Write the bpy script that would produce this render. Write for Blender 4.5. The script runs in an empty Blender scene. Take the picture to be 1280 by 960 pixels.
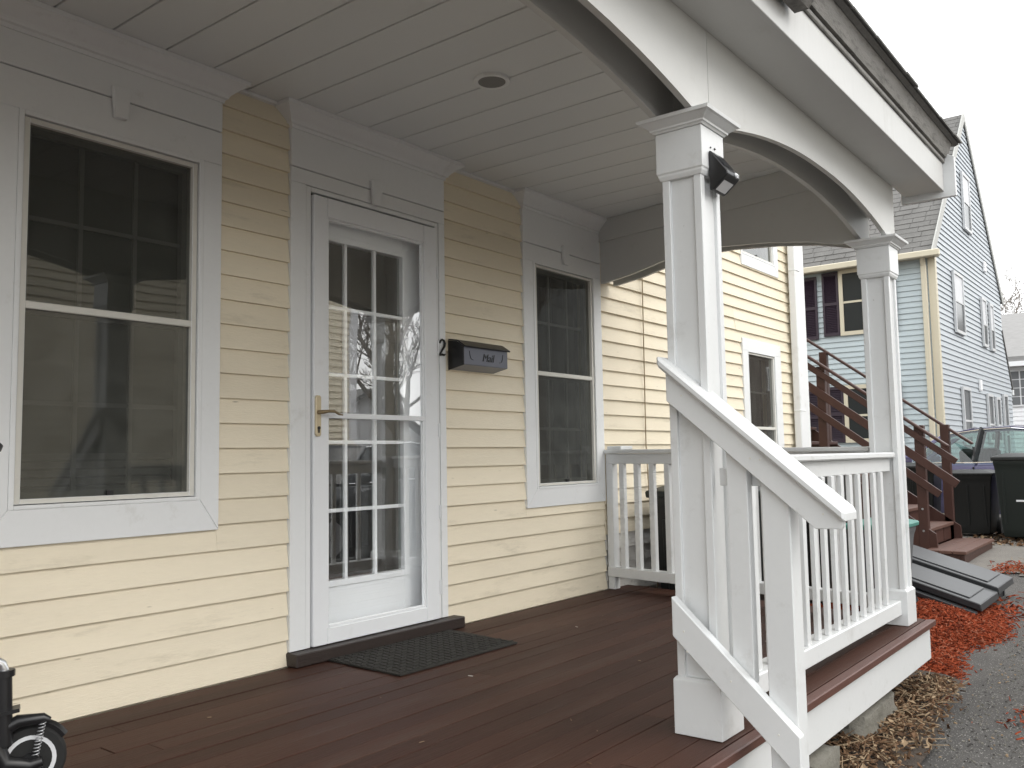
import bpy, bmesh, math, random
from mathutils import Vector, Matrix, noise
R = math.radians
random.seed(7)
SC = bpy.context.scene
COL = SC.collection

# ------------------------------------------------------------------ camera
cam_d = bpy.data.cameras.new('camera')
cam = bpy.data.objects.new('camera', cam_d); COL.objects.link(cam)
yaw, pit, rol = R(52.150), R(4.715), R(-0.985)
fw = Vector((math.sin(yaw)*math.cos(pit), math.cos(yaw)*math.cos(pit), math.sin(pit)))
rt = Vector((math.cos(yaw), -math.sin(yaw), 0)); up = rt.cross(fw)
r2 = rt*math.cos(rol)+up*math.sin(rol); u2 = -rt*math.sin(rol)+up*math.cos(rol)
m = Matrix((r2, u2, -fw)).transposed().to_4x4(); m.translation = Vector((-0.5545, -3.1216, 0.8772))
cam.matrix_world = m
cam_d.sensor_width = 36; cam_d.lens = 36*1099.82/1280
cam_d.clip_start = 0.05; cam_d.clip_end = 600
SC.camera = cam

# ------------------------------------------------------------------ sky, sun, exposure
SUN_EL, SUN_AZ = R(40), R(168)          # azimuth measured clockwise from +Y
w = bpy.data.worlds.new('World'); SC.world = w; w.use_nodes = True
nt = w.node_tree; nt.nodes.clear()
sky = nt.nodes.new('ShaderNodeTexSky'); sky.sky_type = 'NISHITA'; sky.sun_disc = False
sky.sun_elevation = SUN_EL; sky.sun_rotation = SUN_AZ; sky.dust_density = 4; sky.ozone_density = 1
mx = nt.nodes.new('ShaderNodeMix'); mx.data_type = 'RGBA'; mx.inputs[0].default_value = 0.86
mx.inputs[7].default_value = (14.8, 15.0, 15.0, 1)     # even bright cloud cover
bg = nt.nodes.new('ShaderNodeBackground'); bg.inputs[1].default_value = 0.13
wo = nt.nodes.new('ShaderNodeOutputWorld')
nt.links.new(sky.outputs[0], mx.inputs[6]); nt.links.new(mx.outputs[2], bg.inputs[0]); nt.links.new(bg.outputs[0], wo.inputs[0])
sl = bpy.data.lights.new('sun', 'SUN'); sl.energy = 0.55; sl.angle = R(28); sl.color = (1, .97, .92)
so = bpy.data.objects.new('sun', sl); COL.objects.link(so)
d = Vector((math.sin(SUN_AZ)*math.cos(SUN_EL), math.cos(SUN_AZ)*math.cos(SUN_EL), math.sin(SUN_EL)))
so.rotation_euler = d.to_track_quat('Z', 'Y').to_euler()
SC.view_settings.view_transform = 'Standard'; SC.view_settings.look = 'None'
SC.view_settings.exposure = 0.5; SC.view_settings.gamma = 1.0

# ------------------------------------------------------------------ materials
def mat(name, col, rough=.55, var=.12, scale=6., stretch=(1,1,1), bump=.0, bscale=60., dirt=None, dscale=3., dth=.62,
        rnd=.0, metal=0., spec=.5, fine=0., coat=0., speck=None, speck_t=.7, speck_s=300.):
    M = bpy.data.materials.new(name); M.use_nodes = True
    n = M.node_tree.nodes; L = M.node_tree.links
    b = n['Principled BSDF']; b.inputs['Roughness'].default_value = rough; b.inputs['Metallic'].default_value = metal
    b.inputs['Specular IOR Level'].default_value = spec; b.inputs['Coat Weight'].default_value = coat
    geo = n.new('ShaderNodeNewGeometry')
    mp = n.new('ShaderNodeMapping'); mp.inputs['Scale'].default_value = stretch
    L.new(geo.outputs['Position'], mp.inputs[0])
    if rnd:
        oi = n.new('ShaderNodeObjectInfo'); ad = n.new('ShaderNodeVectorMath'); ad.operation = 'MULTIPLY_ADD'
        ad.inputs[1].default_value = (37, 17, 53); L.new(oi.outputs['Random'], ad.inputs[0]); L.new(mp.outputs[0], ad.inputs[2])
        vec = ad.outputs[0]
    else: vec = mp.outputs[0]
    def noi(s, det=5, ro=.6):
        t = n.new('ShaderNodeTexNoise'); t.inputs['Scale'].default_value = s; t.inputs['Detail'].default_value = det
        t.inputs['Roughness'].default_value = ro; L.new(vec, t.inputs['Vector']); return t.outputs['Fac']
    def math_(op, a, bb, cl=False):
        q = n.new('ShaderNodeMath'); q.operation = op; q.use_clamp = cl
        for i, v in enumerate((a, bb)):
            if isinstance(v, (int, float)): q.inputs[i].default_value = v
            else: L.new(v, q.inputs[i])
        return q.outputs[0]
    f = math_('MULTIPLY_ADD', noi(scale), 2*var); f.node.inputs[2].default_value = 1-var
    if fine:
        f2 = math_('MULTIPLY_ADD', noi(scale*14, 3), 2*fine); f2.node.inputs[2].default_value = 1-fine
        f = math_('MULTIPLY', f, f2)
    if rnd:
        fr = math_('MULTIPLY_ADD', oi.outputs['Random'], 2*rnd); fr.node.inputs[2].default_value = 1-rnd
        f = math_('MULTIPLY', f, fr)
    vm = n.new('ShaderNodeVectorMath'); vm.operation = 'SCALE'; vm.inputs[0].default_value = col[:3]; L.new(f, vm.inputs['Scale'])
    out = vm.outputs[0]
    def over(c, mask):
        nonlocal out
        x = n.new('ShaderNodeMix'); x.data_type = 'RGBA'; L.new(mask, x.inputs[0]); L.new(out, x.inputs[6])
        x.inputs[7].default_value = (*c, 1); out = x.outputs[2]
    if dirt:
        dm = math_('MULTIPLY', math_('SUBTRACT', noi(dscale, 8, .72), dth), 5., True)
        over(dirt[:3], math_('MULTIPLY', dm, dirt[3] if len(dirt) > 3 else .6))
    if speck:
        over(speck, math_('MULTIPLY', math_('SUBTRACT', noi(speck_s, 1), speck_t), 12., True))
    L.new(out, b.inputs['Base Color'])
    if bump:
        bp = n.new('ShaderNodeBump'); bp.inputs['Strength'].default_value = bump; bp.inputs['Distance'].default_value = .01
        L.new(noi(bscale, 6), bp.inputs['Height']); L.new(bp.outputs[0], b.inputs['Normal'])
    return M

def fresnel(n, L, ior):
    # the same reflectance from both sides of a thin pane
    fr = n.new('ShaderNodeFresnel'); ge = n.new('ShaderNodeNewGeometry'); q = n.new('ShaderNodeMath'); q.operation = 'MULTIPLY_ADD'
    q.inputs[1].default_value = 1/ior-ior; q.inputs[2].default_value = ior; L.new(ge.outputs['Backfacing'], q.inputs[0]); L.new(q.outputs[0], fr.inputs['IOR'])
    return fr
def add_glass(name, tint, k, rough=0., veil=None, ior=1.52):
    M = bpy.data.materials.new(name); M.use_nodes = True
    n = M.node_tree.nodes; L = M.node_tree.links; n.clear()
    o = n.new('ShaderNodeOutputMaterial'); t = n.new('ShaderNodeBsdfTransparent'); t.inputs[0].default_value = (*tint, 1)
    g = n.new('ShaderNodeBsdfGlossy'); g.inputs['Roughness'].default_value = rough
    fr = fresnel(n, L, ior)
    q = n.new('ShaderNodeMath'); q.operation = 'MULTIPLY'; q.inputs[1].default_value = k; q.use_clamp = True
    L.new(fr.outputs[0], q.inputs[0]); cc = n.new('ShaderNodeCombineColor')
    for i in range(3): L.new(q.outputs[0], cc.inputs[i])
    L.new(cc.outputs[0], g.inputs[0])
    tn = n.new('ShaderNodeTexNoise'); tn.inputs['Scale'].default_value = 2.2; tn.inputs['Detail'].default_value = 1
    ge = n.new('ShaderNodeNewGeometry'); L.new(ge.outputs['Position'], tn.inputs['Vector'])
    bp = n.new('ShaderNodeBump'); bp.inputs['Strength'].default_value = .04; bp.inputs['Distance'].default_value = .02
    L.new(tn.outputs[0], bp.inputs['Height']); L.new(bp.outputs[0], g.inputs['Normal'])
    base = t.outputs[0]
    if veil:      # insect screen: a fine grey mesh in front of the glass
        df = n.new('ShaderNodeBsdfDiffuse'); df.inputs[0].default_value = (*veil[:3], 1)
        tx = n.new('ShaderNodeTexNoise'); tx.inputs['Scale'].default_value = 9; tx.inputs['Detail'].default_value = 6; L.new(ge.outputs['Position'], tx.inputs['Vector'])
        mm = n.new('ShaderNodeMath'); mm.operation = 'MULTIPLY'; mm.inputs[1].default_value = 2*veil[3]; L.new(tx.outputs[0], mm.inputs[0])
        mv = n.new('ShaderNodeMixShader'); L.new(mm.outputs[0], mv.inputs[0]); L.new(base, mv.inputs[1]); L.new(df.outputs[0], mv.inputs[2]); base = mv.outputs[0]
    a = n.new('ShaderNodeAddShader'); L.new(base, a.inputs[0]); L.new(g.outputs[0], a.inputs[1]); L.new(a.outputs[0], o.inputs[0])
    return M
def glass(name, tint=(.93, .95, .94), k=1.0, add=.0, ior=1.52, wav=.0):
    M = bpy.data.materials.new(name); M.use_nodes = True
    n = M.node_tree.nodes; L = M.node_tree.links; n.clear()
    o = n.new('ShaderNodeOutputMaterial'); t = n.new('ShaderNodeBsdfTransparent'); t.inputs[0].default_value = (*tint, 1)
    g = n.new('ShaderNodeBsdfGlossy'); g.inputs['Roughness'].default_value = .0; g.inputs[0].default_value = (1, 1, 1, 1)
    fr = fresnel(n, L, ior)
    q = n.new('ShaderNodeMath'); q.operation = 'MULTIPLY_ADD'; q.inputs[1].default_value = k; q.inputs[2].default_value = add; q.use_clamp = True
    L.new(fr.outputs[0], q.inputs[0])
    if wav:
        tn = n.new('ShaderNodeTexNoise'); tn.inputs['Scale'].default_value = 2.2; tn.inputs['Detail'].default_value = 1
        ge = n.new('ShaderNodeNewGeometry'); L.new(ge.outputs['Position'], tn.inputs['Vector'])
        bp = n.new('ShaderNodeBump'); bp.inputs['Strength'].default_value = wav; bp.inputs['Distance'].default_value = .02
        L.new(tn.outputs[0], bp.inputs['Height']); L.new(bp.outputs[0], g.inputs['Normal'])
    x = n.new('ShaderNodeMixShader'); L.new(q.outputs[0], x.inputs[0]); L.new(t.outputs[0], x.inputs[1]); L.new(g.outputs[0], x.inputs[2])
    L.new(x.outputs[0], o.inputs[0]); return M

DIRT = (.24, .21, .16)
M_SIDE = mat('cream_clapboard_paint', (.775, .695, .54), .6, .07, 2.5, (.5, 1, 3), .15, 70, dirt=(.42, .37, .27, .6), dscale=3.2, dth=.57, rnd=.05, fine=.04, speck=(.38, .33, .24), speck_t=.765, speck_s=21)
M_PRIMER = mat('worn_white_clapboard', (.58, .57, .54), .7, .12, 5, (1, 1, 3), .25, 60, dirt=(.2, .19, .18, .8), dscale=6, dth=.55, rnd=.12)
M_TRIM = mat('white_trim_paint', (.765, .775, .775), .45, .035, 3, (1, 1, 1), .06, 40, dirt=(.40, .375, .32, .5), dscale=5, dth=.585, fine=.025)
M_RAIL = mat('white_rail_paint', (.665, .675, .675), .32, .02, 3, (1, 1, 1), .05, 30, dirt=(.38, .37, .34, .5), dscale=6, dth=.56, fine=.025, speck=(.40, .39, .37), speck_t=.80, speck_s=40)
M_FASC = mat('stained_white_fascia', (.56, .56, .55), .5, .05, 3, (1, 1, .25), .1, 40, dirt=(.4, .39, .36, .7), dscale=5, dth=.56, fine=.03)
M_BEAM = mat('dull_white_beam_paint', (.56, .56, .545), .5, .04, 2, (1, 1, 1), .06, 40, dirt=(.36, .35, .31, .4), dscale=3, dth=.6, fine=.02)  # duller white than the post and rail paint
M_CEIL = mat('white_ceiling_boards', (.70, .715, .715), .55, .04, 2, (1, .3, 1), .06, 40, rnd=.03)
M_DOOR = mat('white_storm_door_paint', (.78, .795, .81), .3, .02, 2, fine=.015, dirt=(.55, .55, .53, .4), dscale=6, dth=.6)
M_VINYL = mat('aluminium_window_frame', (.66, .645, .59), .45, .06, 5, dirt=(.35, .32, .27, .6), dscale=9, dth=.6)
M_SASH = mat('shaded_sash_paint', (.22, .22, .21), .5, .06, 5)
M_DECK = mat('dark_red_deck_stain', (.056, .0255, .018), .55, .34, 4, (.35, 4, 4), .25, 35, dirt=(.082, .055, .043, .65), dscale=2.5, dth=.53, rnd=.22, fine=.14, spec=.16)
M_NOSE = mat('worn_red_deck_edge', (.085, .035, .025), .5, .25, 5, (.35, 4, 4), .25, 35, dirt=(.12, .075, .06, .6), dscale=4, dth=.55, rnd=.1, fine=.12)
M_THR = mat('dark_wood_threshold', (.028, .019, .016), .5, .2, 8, (1, 4, 4), .2, 40)
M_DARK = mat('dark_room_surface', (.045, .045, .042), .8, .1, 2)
M_BLIND = mat('grey_window_shade', (.09, .095, .085), .8, .12, 4, (1, 1, 6))
M_CURT = mat('dark_curtain_fabric', (.06, .062, .058), .9, .25, 6, (6, 1, .6))
M_MAT = mat('dark_rubber_mat', (.028, .026, .022), .85, .3, 30, bump=.8, bscale=220)
M_BLACK = mat('black_plastic', (.012, .012, .013), .35, .1, 8)
M_MBOX = mat('dark_blue_grey_metal', (.15, .16, .20), .35, .12, 10, dirt=(.12, .12, .14, .5), dscale=15)
M_BRASS = mat('satin_brass', (.55, .47, .33), .38, .08, 20, metal=.55)
M_BRASSD = mat('worn_brass', (.30, .23, .14), .3, .1, 20, metal=.7)
M_BRONZE = mat('dark_bronze', (.07, .05, .035), .35, .1, 20, metal=.6)
M_STEEL = mat('bright_steel', (.65, .66, .68), .28, .05, 10, metal=.9)
M_LENS = mat('frosted_lens', (.55, .55, .56), .35, .05, 20)
M_SOLAR = mat('solar_panel', (.02, .022, .03), .15, .1, 20)
M_GREYLENS = mat('grey_light_baffle', (.2, .195, .19), .6, .05, 20)
M_SHING = mat('grey_roof_shingle', (.14, .136, .13), .9, .35, 3, (1, 1, 1), .5, 60, rnd=.08, fine=.25)
M_SHING2 = mat('weathered_eave_board', (.23, .222, .21), .85, .35, 5, (1, 1, 5), .4, 40, dirt=(.05, .048, .045, .8), dscale=7, dth=.5)
M_BLUE = mat('pale_blue_siding', (.435, .50, .525), .5, .05, 2, (1, 1, 3), .05, 40, fine=.02)
M_BLUEG = mat('pale_blue_vinyl', (.40, .432, .462), .5, .05, 2, (1, 1, 3), .05, 40, fine=.02)
M_CREAM = mat('cream_trim', (.58, .53, .41), .5, .05, 3)
M_SHUT = mat('dark_plum_shutter', (.028, .016, .028), .5, .1, 5)
M_STAIR = mat('red_brown_stair_stain', (.052, .0185, .0125), .5, .25, 6, (3, 3, 1), .2, 40, rnd=.1, fine=.12)
M_TREAD = mat('worn_stair_tread', (.105, .05, .036), .6, .25, 6, (.5, 3, 3), .2, 40, rnd=.1, fine=.15)
M_BULK = mat('dark_grey_bulkhead_paint', (.019, .020, .022), .4, .15, 4, bump=.06, bscale=20, dirt=(.045, .044, .042, .5), dscale=5)
M_CART = mat('dark_green_cart_plastic', (.006, .011, .009), .45, .15, 5, dirt=(.025, .028, .026, .4), dscale=8)
M_CARTB = mat('black_cart_plastic', (.007, .008, .008), .45, .15, 5, dirt=(.025, .026, .025, .4), dscale=8)
M_TEAL = mat('teal_cart_lid', (.06, .22, .18), .45, .1, 6)
M_GREYC = mat('grey_cart_plastic', (.10, .105, .11), .5, .12, 6)
M_CONC = mat('old_concrete', (.17, .16, .135), .9, .3, 8, bump=.8, bscale=40, dirt=(.12, .115, .09, .7), dscale=10, dth=.5, fine=.2)
M_ASPH = mat('weathered_asphalt', (.076, .071, .066), .9, .28, 1.3, bump=1., bscale=170, dirt=(.115, .108, .10, .7), dscale=.7, dth=.5, fine=.3, speck=(.42, .40, .37), speck_t=.64, speck_s=130)
M_SOIL = mat('dark_leafy_soil', (.055, .042, .032), .95, .35, 4, bump=1., bscale=70, fine=.4)
M_GRAV = mat('pale_worn_paving', (.17, .157, .14), .92, .22, 2.5, bump=.8, bscale=120, dirt=(.13, .12, .11, .7), dscale=2, dth=.52, fine=.25)
M_MULCH = [mat('red_mulch', c, .9, .3, 25, fine=.3, spec=.1) for c in ((.22, .042, .017), (.28, .062, .027), (.09, .018, .009), (.33, .12, .07))]
M_LEAF = [mat('dry_leaf', c, .9, .3, 25, spec=.15) for c in ((.15, .088, .05), (.085, .05, .03), (.30, .22, .14), (.04, .027, .018))]
M_WHITE = mat('white_house_siding', (.80, .80, .81), .5, .04, 2)
M_PURP = mat('violet_blue_car_paint', (.10, .095, .19), .25, .03, 3, coat=.8, metal=.3)
M_CARD = mat('dark_car_paint', (.02, .022, .025), .25, .03, 3, coat=.8)
M_CHROME = mat('chrome_trim', (.8, .8, .82), .15, .02, 3, metal=1.)
M_TYRE = mat('black_tyre_rubber', (.014, .014, .014), .8, .1, 20)
M_RIM = mat('silver_rim', (.55, .56, .58), .3, .05, 20, metal=.7)
M_RED = mat('red_lamp_lens', (.45, .03, .03), .25, .05, 8)
M_WPLAS = mat('white_plastic', (.72, .73, .75), .35, .03, 8)
M_SEAT = mat('dark_seat_fabric', (.025, .025, .027), .9, .2, 20)
M_BARK = mat('grey_brown_bark', (.19, .165, .145), .9, .3, 6, bump=.6, bscale=30)
M_CORD = mat('tan_wire', (.32, .25, .16), .6, .1, 10)
M_GLASS = add_glass('storm_glass', (.96, .97, .97), 4.7, 0, (.5, .5, .5, .012))
M_PANE = add_glass('window_glass', (.45, .46, .44), 1.25, .015, (.11, .115, .105, .22))
M_GLASS2 = add_glass('door_glass', (.55, .58, .56), 1.6)
M_SCREEN = add_glass('screened_window_glass', (.36, .37, .35), 1.25, .05, (.12, .125, .115, .34))
M_CARGL = glass('tinted_car_glass', (.52, .66, .63), 1.3, .01)

# ------------------------------------------------------------------ mesh helpers
class MB:
    def __init__(s): s.v = []; s.f = []; s.mi = []; s.cur = 0
    def add(s, vs, fs):
        o = len(s.v); s.v += [tuple(q) for q in vs]; s.f += [tuple(o+i for i in f) for f in fs]; s.mi += [s.cur]*len(fs); return s
    def box(s, x0, x1, y0, y1, z0, z1):
        return s.add([(x0,y0,z0),(x1,y0,z0),(x1,y1,z0),(x0,y1,z0),(x0,y0,z1),(x1,y0,z1),(x1,y1,z1),(x0,y1,z1)],
                     [(0,3,2,1),(4,5,6,7),(0,1,5,4),(1,2,6,5),(2,3,7,6),(3,0,4,7)])
    def prism(s, pts, a, b, axis):     # pts: 2-D outline, extruded from a to b along an axis
        def P(p, t): return {'x': (t, p[0], p[1]), 'y': (p[0], t, p[1]), 'z': (p[0], p[1], t)}[axis]
        n = len(pts); vs = [P(p, a) for p in pts]+[P(p, b) for p in pts]
        return s.add(vs, [tuple(range(n)), tuple(range(2*n-1, n-1, -1))]+[(i, (i+1) % n, n+(i+1) % n, n+i) for i in range(n)])
    def bar(s, p, q, wd, ht, upv=(0,0,1)):   # rectangular bar between two points
        p, q = Vector(p), Vector(q); t = (q-p).normalized(); u = Vector(upv); sd = t.cross(u).normalized(); u = sd.cross(t).normalized()
        vs = []
        for c in (p, q):
            for a, b in ((-1,-1),(1,-1),(1,1),(-1,1)): vs.append(c+sd*a*wd/2+u*b*ht/2)
        return s.add(vs, [(0,1,2,3),(7,6,5,4),(0,4,5,1),(1,5,6,2),(2,6,7,3),(3,7,4,0)])
    def tube(s, pts, r, n=8, cap=True):
        pts = [Vector(p) for p in pts]; k = len(pts); rs = r if isinstance(r, (list, tuple)) else [r]*k
        vs = []; prev = None
        for i, p in enumerate(pts):
            t = (pts[min(i+1, k-1)]-pts[max(i-1, 0)]).normalized()
            if prev is None: a = t.orthogonal().normalized()
            else: a = (prev-t*prev.dot(t)).normalized()
            prev = a; b = t.cross(a)
            for j in range(n):
                an = 2*math.pi*j/n; vs.append(p+(a*math.cos(an)+b*math.sin(an))*rs[i])
        fs = [(i*n+j, i*n+(j+1) % n, (i+1)*n+(j+1) % n, (i+1)*n+j) for i in range(k-1) for j in range(n)]
        if cap: fs += [tuple(range(n-1, -1, -1)), tuple(range((k-1)*n, k*n))]
        return s.add(vs, fs)
    def lathe(s, prof, c, axis='z', n=20):   # prof: (radius, height)
        vs = []; k = len(prof)
        for r_, h in prof:
            for j in range(n):
                a = 2*math.pi*j/n; x, y = r_*math.cos(a), r_*math.sin(a)
                q = {'z': (x, y, h), 'y': (x, h, y), 'x': (h, x, y)}[axis]; vs.append((c[0]+q[0], c[1]+q[1], c[2]+q[2]))
        fs = [(i*n+j, i*n+(j+1) % n, (i+1)*n+(j+1) % n, (i+1)*n+j) for i in range(k-1) for j in range(n)]
        fs += [tuple(range(n)), tuple(range((k-1)*n, k*n))]
        return s.add(vs, fs)
    def flare(s, x0, x1, y0, y1, lv):   # stack of rectangles (z, outward offset); y1 side may stay flat when lv has a third value
        vs = []; 
        for z, o in lv: vs += [(x0-o, y0-o, z), (x1+o, y0-o, z), (x1+o, y1+o, z), (x0-o, y1+o, z)]
        k = len(lv); fs = [(i*4+j, i*4+(j+1) % 4, i*4+4+(j+1) % 4, i*4+4+j) for i in range(k-1) for j in range(4)]
        fs += [(3,2,1,0), (k*4-4, k*4-3, k*4-2, k*4-1)]
        return s.add(vs, fs)
    def mesh(s, name, mats, bev=0, smooth=None):
        bm = bmesh.new(); vs = [bm.verts.new(p) for p in s.v]
        for f, k in zip(s.f, s.mi):
            try: q = bm.faces.new([vs[i] for i in f]); q.material_index = k
            except ValueError: pass
        if len(s.f) > 1: bmesh.ops.recalc_face_normals(bm, faces=bm.faces)
        if bev: bmesh.ops.bevel(bm, geom=list(bm.edges), offset=bev, segments=1, affect='EDGES', clamp_overlap=True)
        me = bpy.data.meshes.new(name); bm.to_mesh(me); bm.free()
        for q in (mats if isinstance(mats, (list, tuple)) else [mats]): me.materials.append(q)
        if smooth is not None:
            me.shade_smooth(); me.set_sharp_from_angle(angle=R(smooth))
        return me
    def build(s, name, mats, parent=None, bev=0, smooth=None):
        return link(name, s.mesh(name, mats, bev, smooth), parent)

ORG = {}
def link(name, data, parent=None, loc=(0,0,0)):
    o = bpy.data.objects.new(name, data); COL.objects.link(o)
    if parent is not None:
        o.parent = parent
        b = ORG.get(parent.name, Vector((0,0,0)))
        o.location = Vector(loc)-b
        ORG[o.name] = Vector(loc)
    else: o.location = loc; ORG[o.name] = Vector(loc)
    return o
def tag(o, label=None, cat=None, group=None, kind=None):
    if label: o['label'] = label
    if cat: o['category'] = cat
    if group: o['group'] = group
    if kind: o['kind'] = kind
    return o
def thing(name, label, cat, loc=(0,0,0), group=None):
    return tag(link(name, None, None, loc), label, cat, group)
def copy_tree(o, parent=None):
    c = o.copy(); COL.objects.link(c)
    if parent is not None: c.parent = parent
    for ch in list(o.children): copy_tree(ch, c)
    return c
def lerp(a, b, t): return a+(b-a)*t

def Gz(x, y=0):            # level of the ground, rising gently to the back of the drive
    t = min(max((x-4)/9, 0), 1); return -.42+.12*t

def chips(name, n, place, sizes, mats, kind='stuff', flat=.35, curl=False):
    b = MB()
    for i in range(n):
        p = place()
        if p is None: continue
        l, w_, t_ = (random.uniform(*s) for s in sizes)
        rot = Matrix.Rotation(random.uniform(0, 6.283), 3, 'Z') @ Matrix.Rotation(random.gauss(0, flat), 3, 'Y') @ Matrix.Rotation(random.gauss(0, flat), 3, 'X')
        b.cur = random.choices(range(len(mats)), [4, 3, 2, 1][:len(mats)])[0]
        if curl:
            c_ = random.uniform(.1, .5)*w_
            vs = [(-l/2, 0, 0), (-l*.1, -w_/2, c_), (l/2, 0, c_*.5), (-l*.1, w_/2, c_)]; fs = [(0, 1, 2), (0, 2, 3)]
        else:
            vs = [(-l/2, -w_/2, 0), (l/2, -w_*.3, 0), (l/2, w_*.35, 0), (-l/2, w_/2, 0), (-l*.45, -w_*.3, t_), (l*.42, -w_*.2, t_), (l*.45, w_*.3, t_), (-l*.4, w_*.3, t_)]
            fs = [(4, 5, 6, 7), (0, 1, 5, 4), (1, 2, 6, 5), (2, 3, 7, 6), (3, 0, 4, 7)]
        b.add([Vector(p)+rot @ Vector(v) for v in vs], fs)
    o = b.build(name, mats); return tag(o, kind=kind)
# ================================================================== SETTING
def grid(name, x0, x1, y0, y1, nx, ny, fz, m, kind='structure', keep=None):
    b = MB(); vs = []
    for i in range(nx+1):
        for j in range(ny+1):
            x, y = lerp(x0, x1, i/nx), lerp(y0, y1, j/ny); vs.append((x, y, fz(x, y)))
    fs = []
    for i in range(nx):
        for j in range(ny):
            if keep and not keep(lerp(x0, x1, (i+.5)/nx), lerp(y0, y1, (j+.5)/ny)): continue
            a = i*(ny+1)+j; fs.append((a, a+ny+1, a+ny+2, a+1))
    used = sorted({i for f in fs for i in f}); mp = {k: q for q, k in enumerate(used)}
    b.add([vs[k] for k in used], [tuple(mp[k] for k in f) for f in fs])
    o = b.build(name, m, smooth=60); tag(o, kind=kind); return o
b = MB()
gx = [-250, -40, 4, 13, 40, 250]; gy = [-250, -30, 0, 30, 250]
b.add([(x, y, Gz(x)-.03) for x in gx for y in gy], [(i*5+j, (i+1)*5+j, (i+1)*5+j+1, i*5+j+1) for i in range(5) for j in range(4)])
tag(b.build('ground', M_SOIL), kind='structure')
grid('driveway', -30, 44, -8.6, -1.55, 148, 32, lambda x, y: Gz(x)+.012*noise.noise((x*.8, y*.8, 0)), M_ASPH)
grid('driveway', 7.2, 44, -1.60, .3, 74, 8, lambda x, y: Gz(x)-.004+.012*noise.noise((x*.8, y*.8, 0)), M_ASPH)
grid('paved_strip', 9.0, 16, -1.85, .25, 40, 12, lambda x, y: Gz(x)+.012+.012*noise.noise((x*.8, y*.8, 0)), M_GRAV,
     keep=lambda x, y: noise.noise((x*1.1, y*1.6, 3))*.5+min(x-9.1, y+1.95)*1.2 > 0)

# ================================================================== YELLOW HOUSE
HX0, HX1, HB, HZ = -7.0, 8.38, 9.0, 5.6
house = thing('yellow_house', 'cream clapboard house with white trimmed windows and front porch', 'house', (0.7, 4, -.45))
OPEN = [(.735, 1.44, .73, 2.09), (1.985, 2.83, .045, 2.10), (3.69, 4.375, .69, 2.05), (6.905, 7.54, .66, 1.78), (6.86, 7.62, 2.68, 4.0)]
b = MB()                                             # front sheathing pieced round the openings
xs = sorted({HX0, HX1} | {o[0] for o in OPEN} | {o[1] for o in OPEN}); zs = sorted({-.45, HZ} | {o[2] for o in OPEN} | {o[3] for o in OPEN})
for i in range(len(xs)-1):
    for j in range(len(zs)-1):
        cx, cz = (xs[i]+xs[i+1])/2, (zs[j]+zs[j+1])/2
        if any(o[0] < cx < o[1] and o[2] < cz < o[3] for o in OPEN): continue
        b.box(xs[i], xs[i+1], .032, .14, zs[j], zs[j+1])
wall = b.build('wall', M_SIDE, house)
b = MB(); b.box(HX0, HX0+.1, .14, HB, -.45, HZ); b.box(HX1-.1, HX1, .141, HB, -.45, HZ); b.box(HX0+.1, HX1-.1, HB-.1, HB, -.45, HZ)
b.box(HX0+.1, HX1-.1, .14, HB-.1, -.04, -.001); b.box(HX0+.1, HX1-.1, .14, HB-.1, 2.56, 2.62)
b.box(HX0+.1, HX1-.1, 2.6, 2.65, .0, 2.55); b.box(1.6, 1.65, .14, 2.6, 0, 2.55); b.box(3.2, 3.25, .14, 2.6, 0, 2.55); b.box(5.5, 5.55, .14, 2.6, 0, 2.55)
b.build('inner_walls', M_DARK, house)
b = MB(); b.prism([(-.35, HZ-.25), (4.5, HZ+3.4), (9.35, HZ-.25), (9.35, HZ-.1), (4.5, HZ+3.55), (-.35, HZ-.1)], HX0-.3, HX1+.3, 'x')
roof = b.build('roof', M_SHING, house)
b = MB(); b.prism([(.03, HZ), (8.97, HZ), (4.5, HZ+3.35)], HX0+.02, HX0+.12, 'x'); b.prism([(.03, HZ), (8.97, HZ), (4.5, HZ+3.35)], HX1-.12, HX1-.02, 'x'); b.build('gable_wall', M_SIDE, house)

CLAP = {}
def clap(x0, x1, z, h, m, par):
    L = round(x1-x0, 3); key = (L, h, m.name)
    if key not in CLAP:
        q = MB(); q.prism([(.006, 0), (.0315, 0), (.0315, h+.012), (.0235, h+.012)], 0, L, 'x')
        CLAP[key] = q.mesh('clapboard', m)
    o = link('clapboard', CLAP[key], par, (x0, random.uniform(-.0012, .0012), z+random.uniform(-.0012, .0012)))
    return o
def part_clap(x0, x1, z, h, o0, o1, m, par):      # a board notched round a casing
    y = lambda t: .006+.0175*t/(h+.012)
    MB().prism([(y(o0), o0), (.0315, o0), (.0315, o1), (y(o1), o1)], x0, x1, 'x').build('clapboard', m, par).location.z += z
def notches(xa, xb, z, h, blocks, m, par):
    for (u0, u1, w0, w1) in blocks:
        if u1 <= xa or u0 >= xb: continue
        if z+.004 < w0 < z+h-.012+.012: part_clap(max(u0, xa), min(u1, xb), z, h, 0, w0-z, m, par)
        elif z+.012 < w1 < z+h-.004: part_clap(max(u0, xa), min(u1, xb), z, h, w1-z, h+.012, m, par)
def free_spans(xa, xb, za, zb, blocks):
    sp = [(xa, xb)]
    for (u0, u1, w0, w1) in blocks:
        if zb <= w0+.004 or za >= w1-.004: continue
        n = []
        for s0, s1 in sp:
            if u1 <= s0 or u0 >= s1: n.append((s0, s1)); continue
            if u0-s0 > .02: n.append((s0, u0))
            if s1-u1 > .02: n.append((u1, s1))
        sp = n
    return sp
PB = [(.641, 1.5285, .606, 2.5), (1.882, 2.894, .0, 2.5), (3.5925, 4.4555, .573, 2.5)]
k = 0
z0 = .113-.1024
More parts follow.
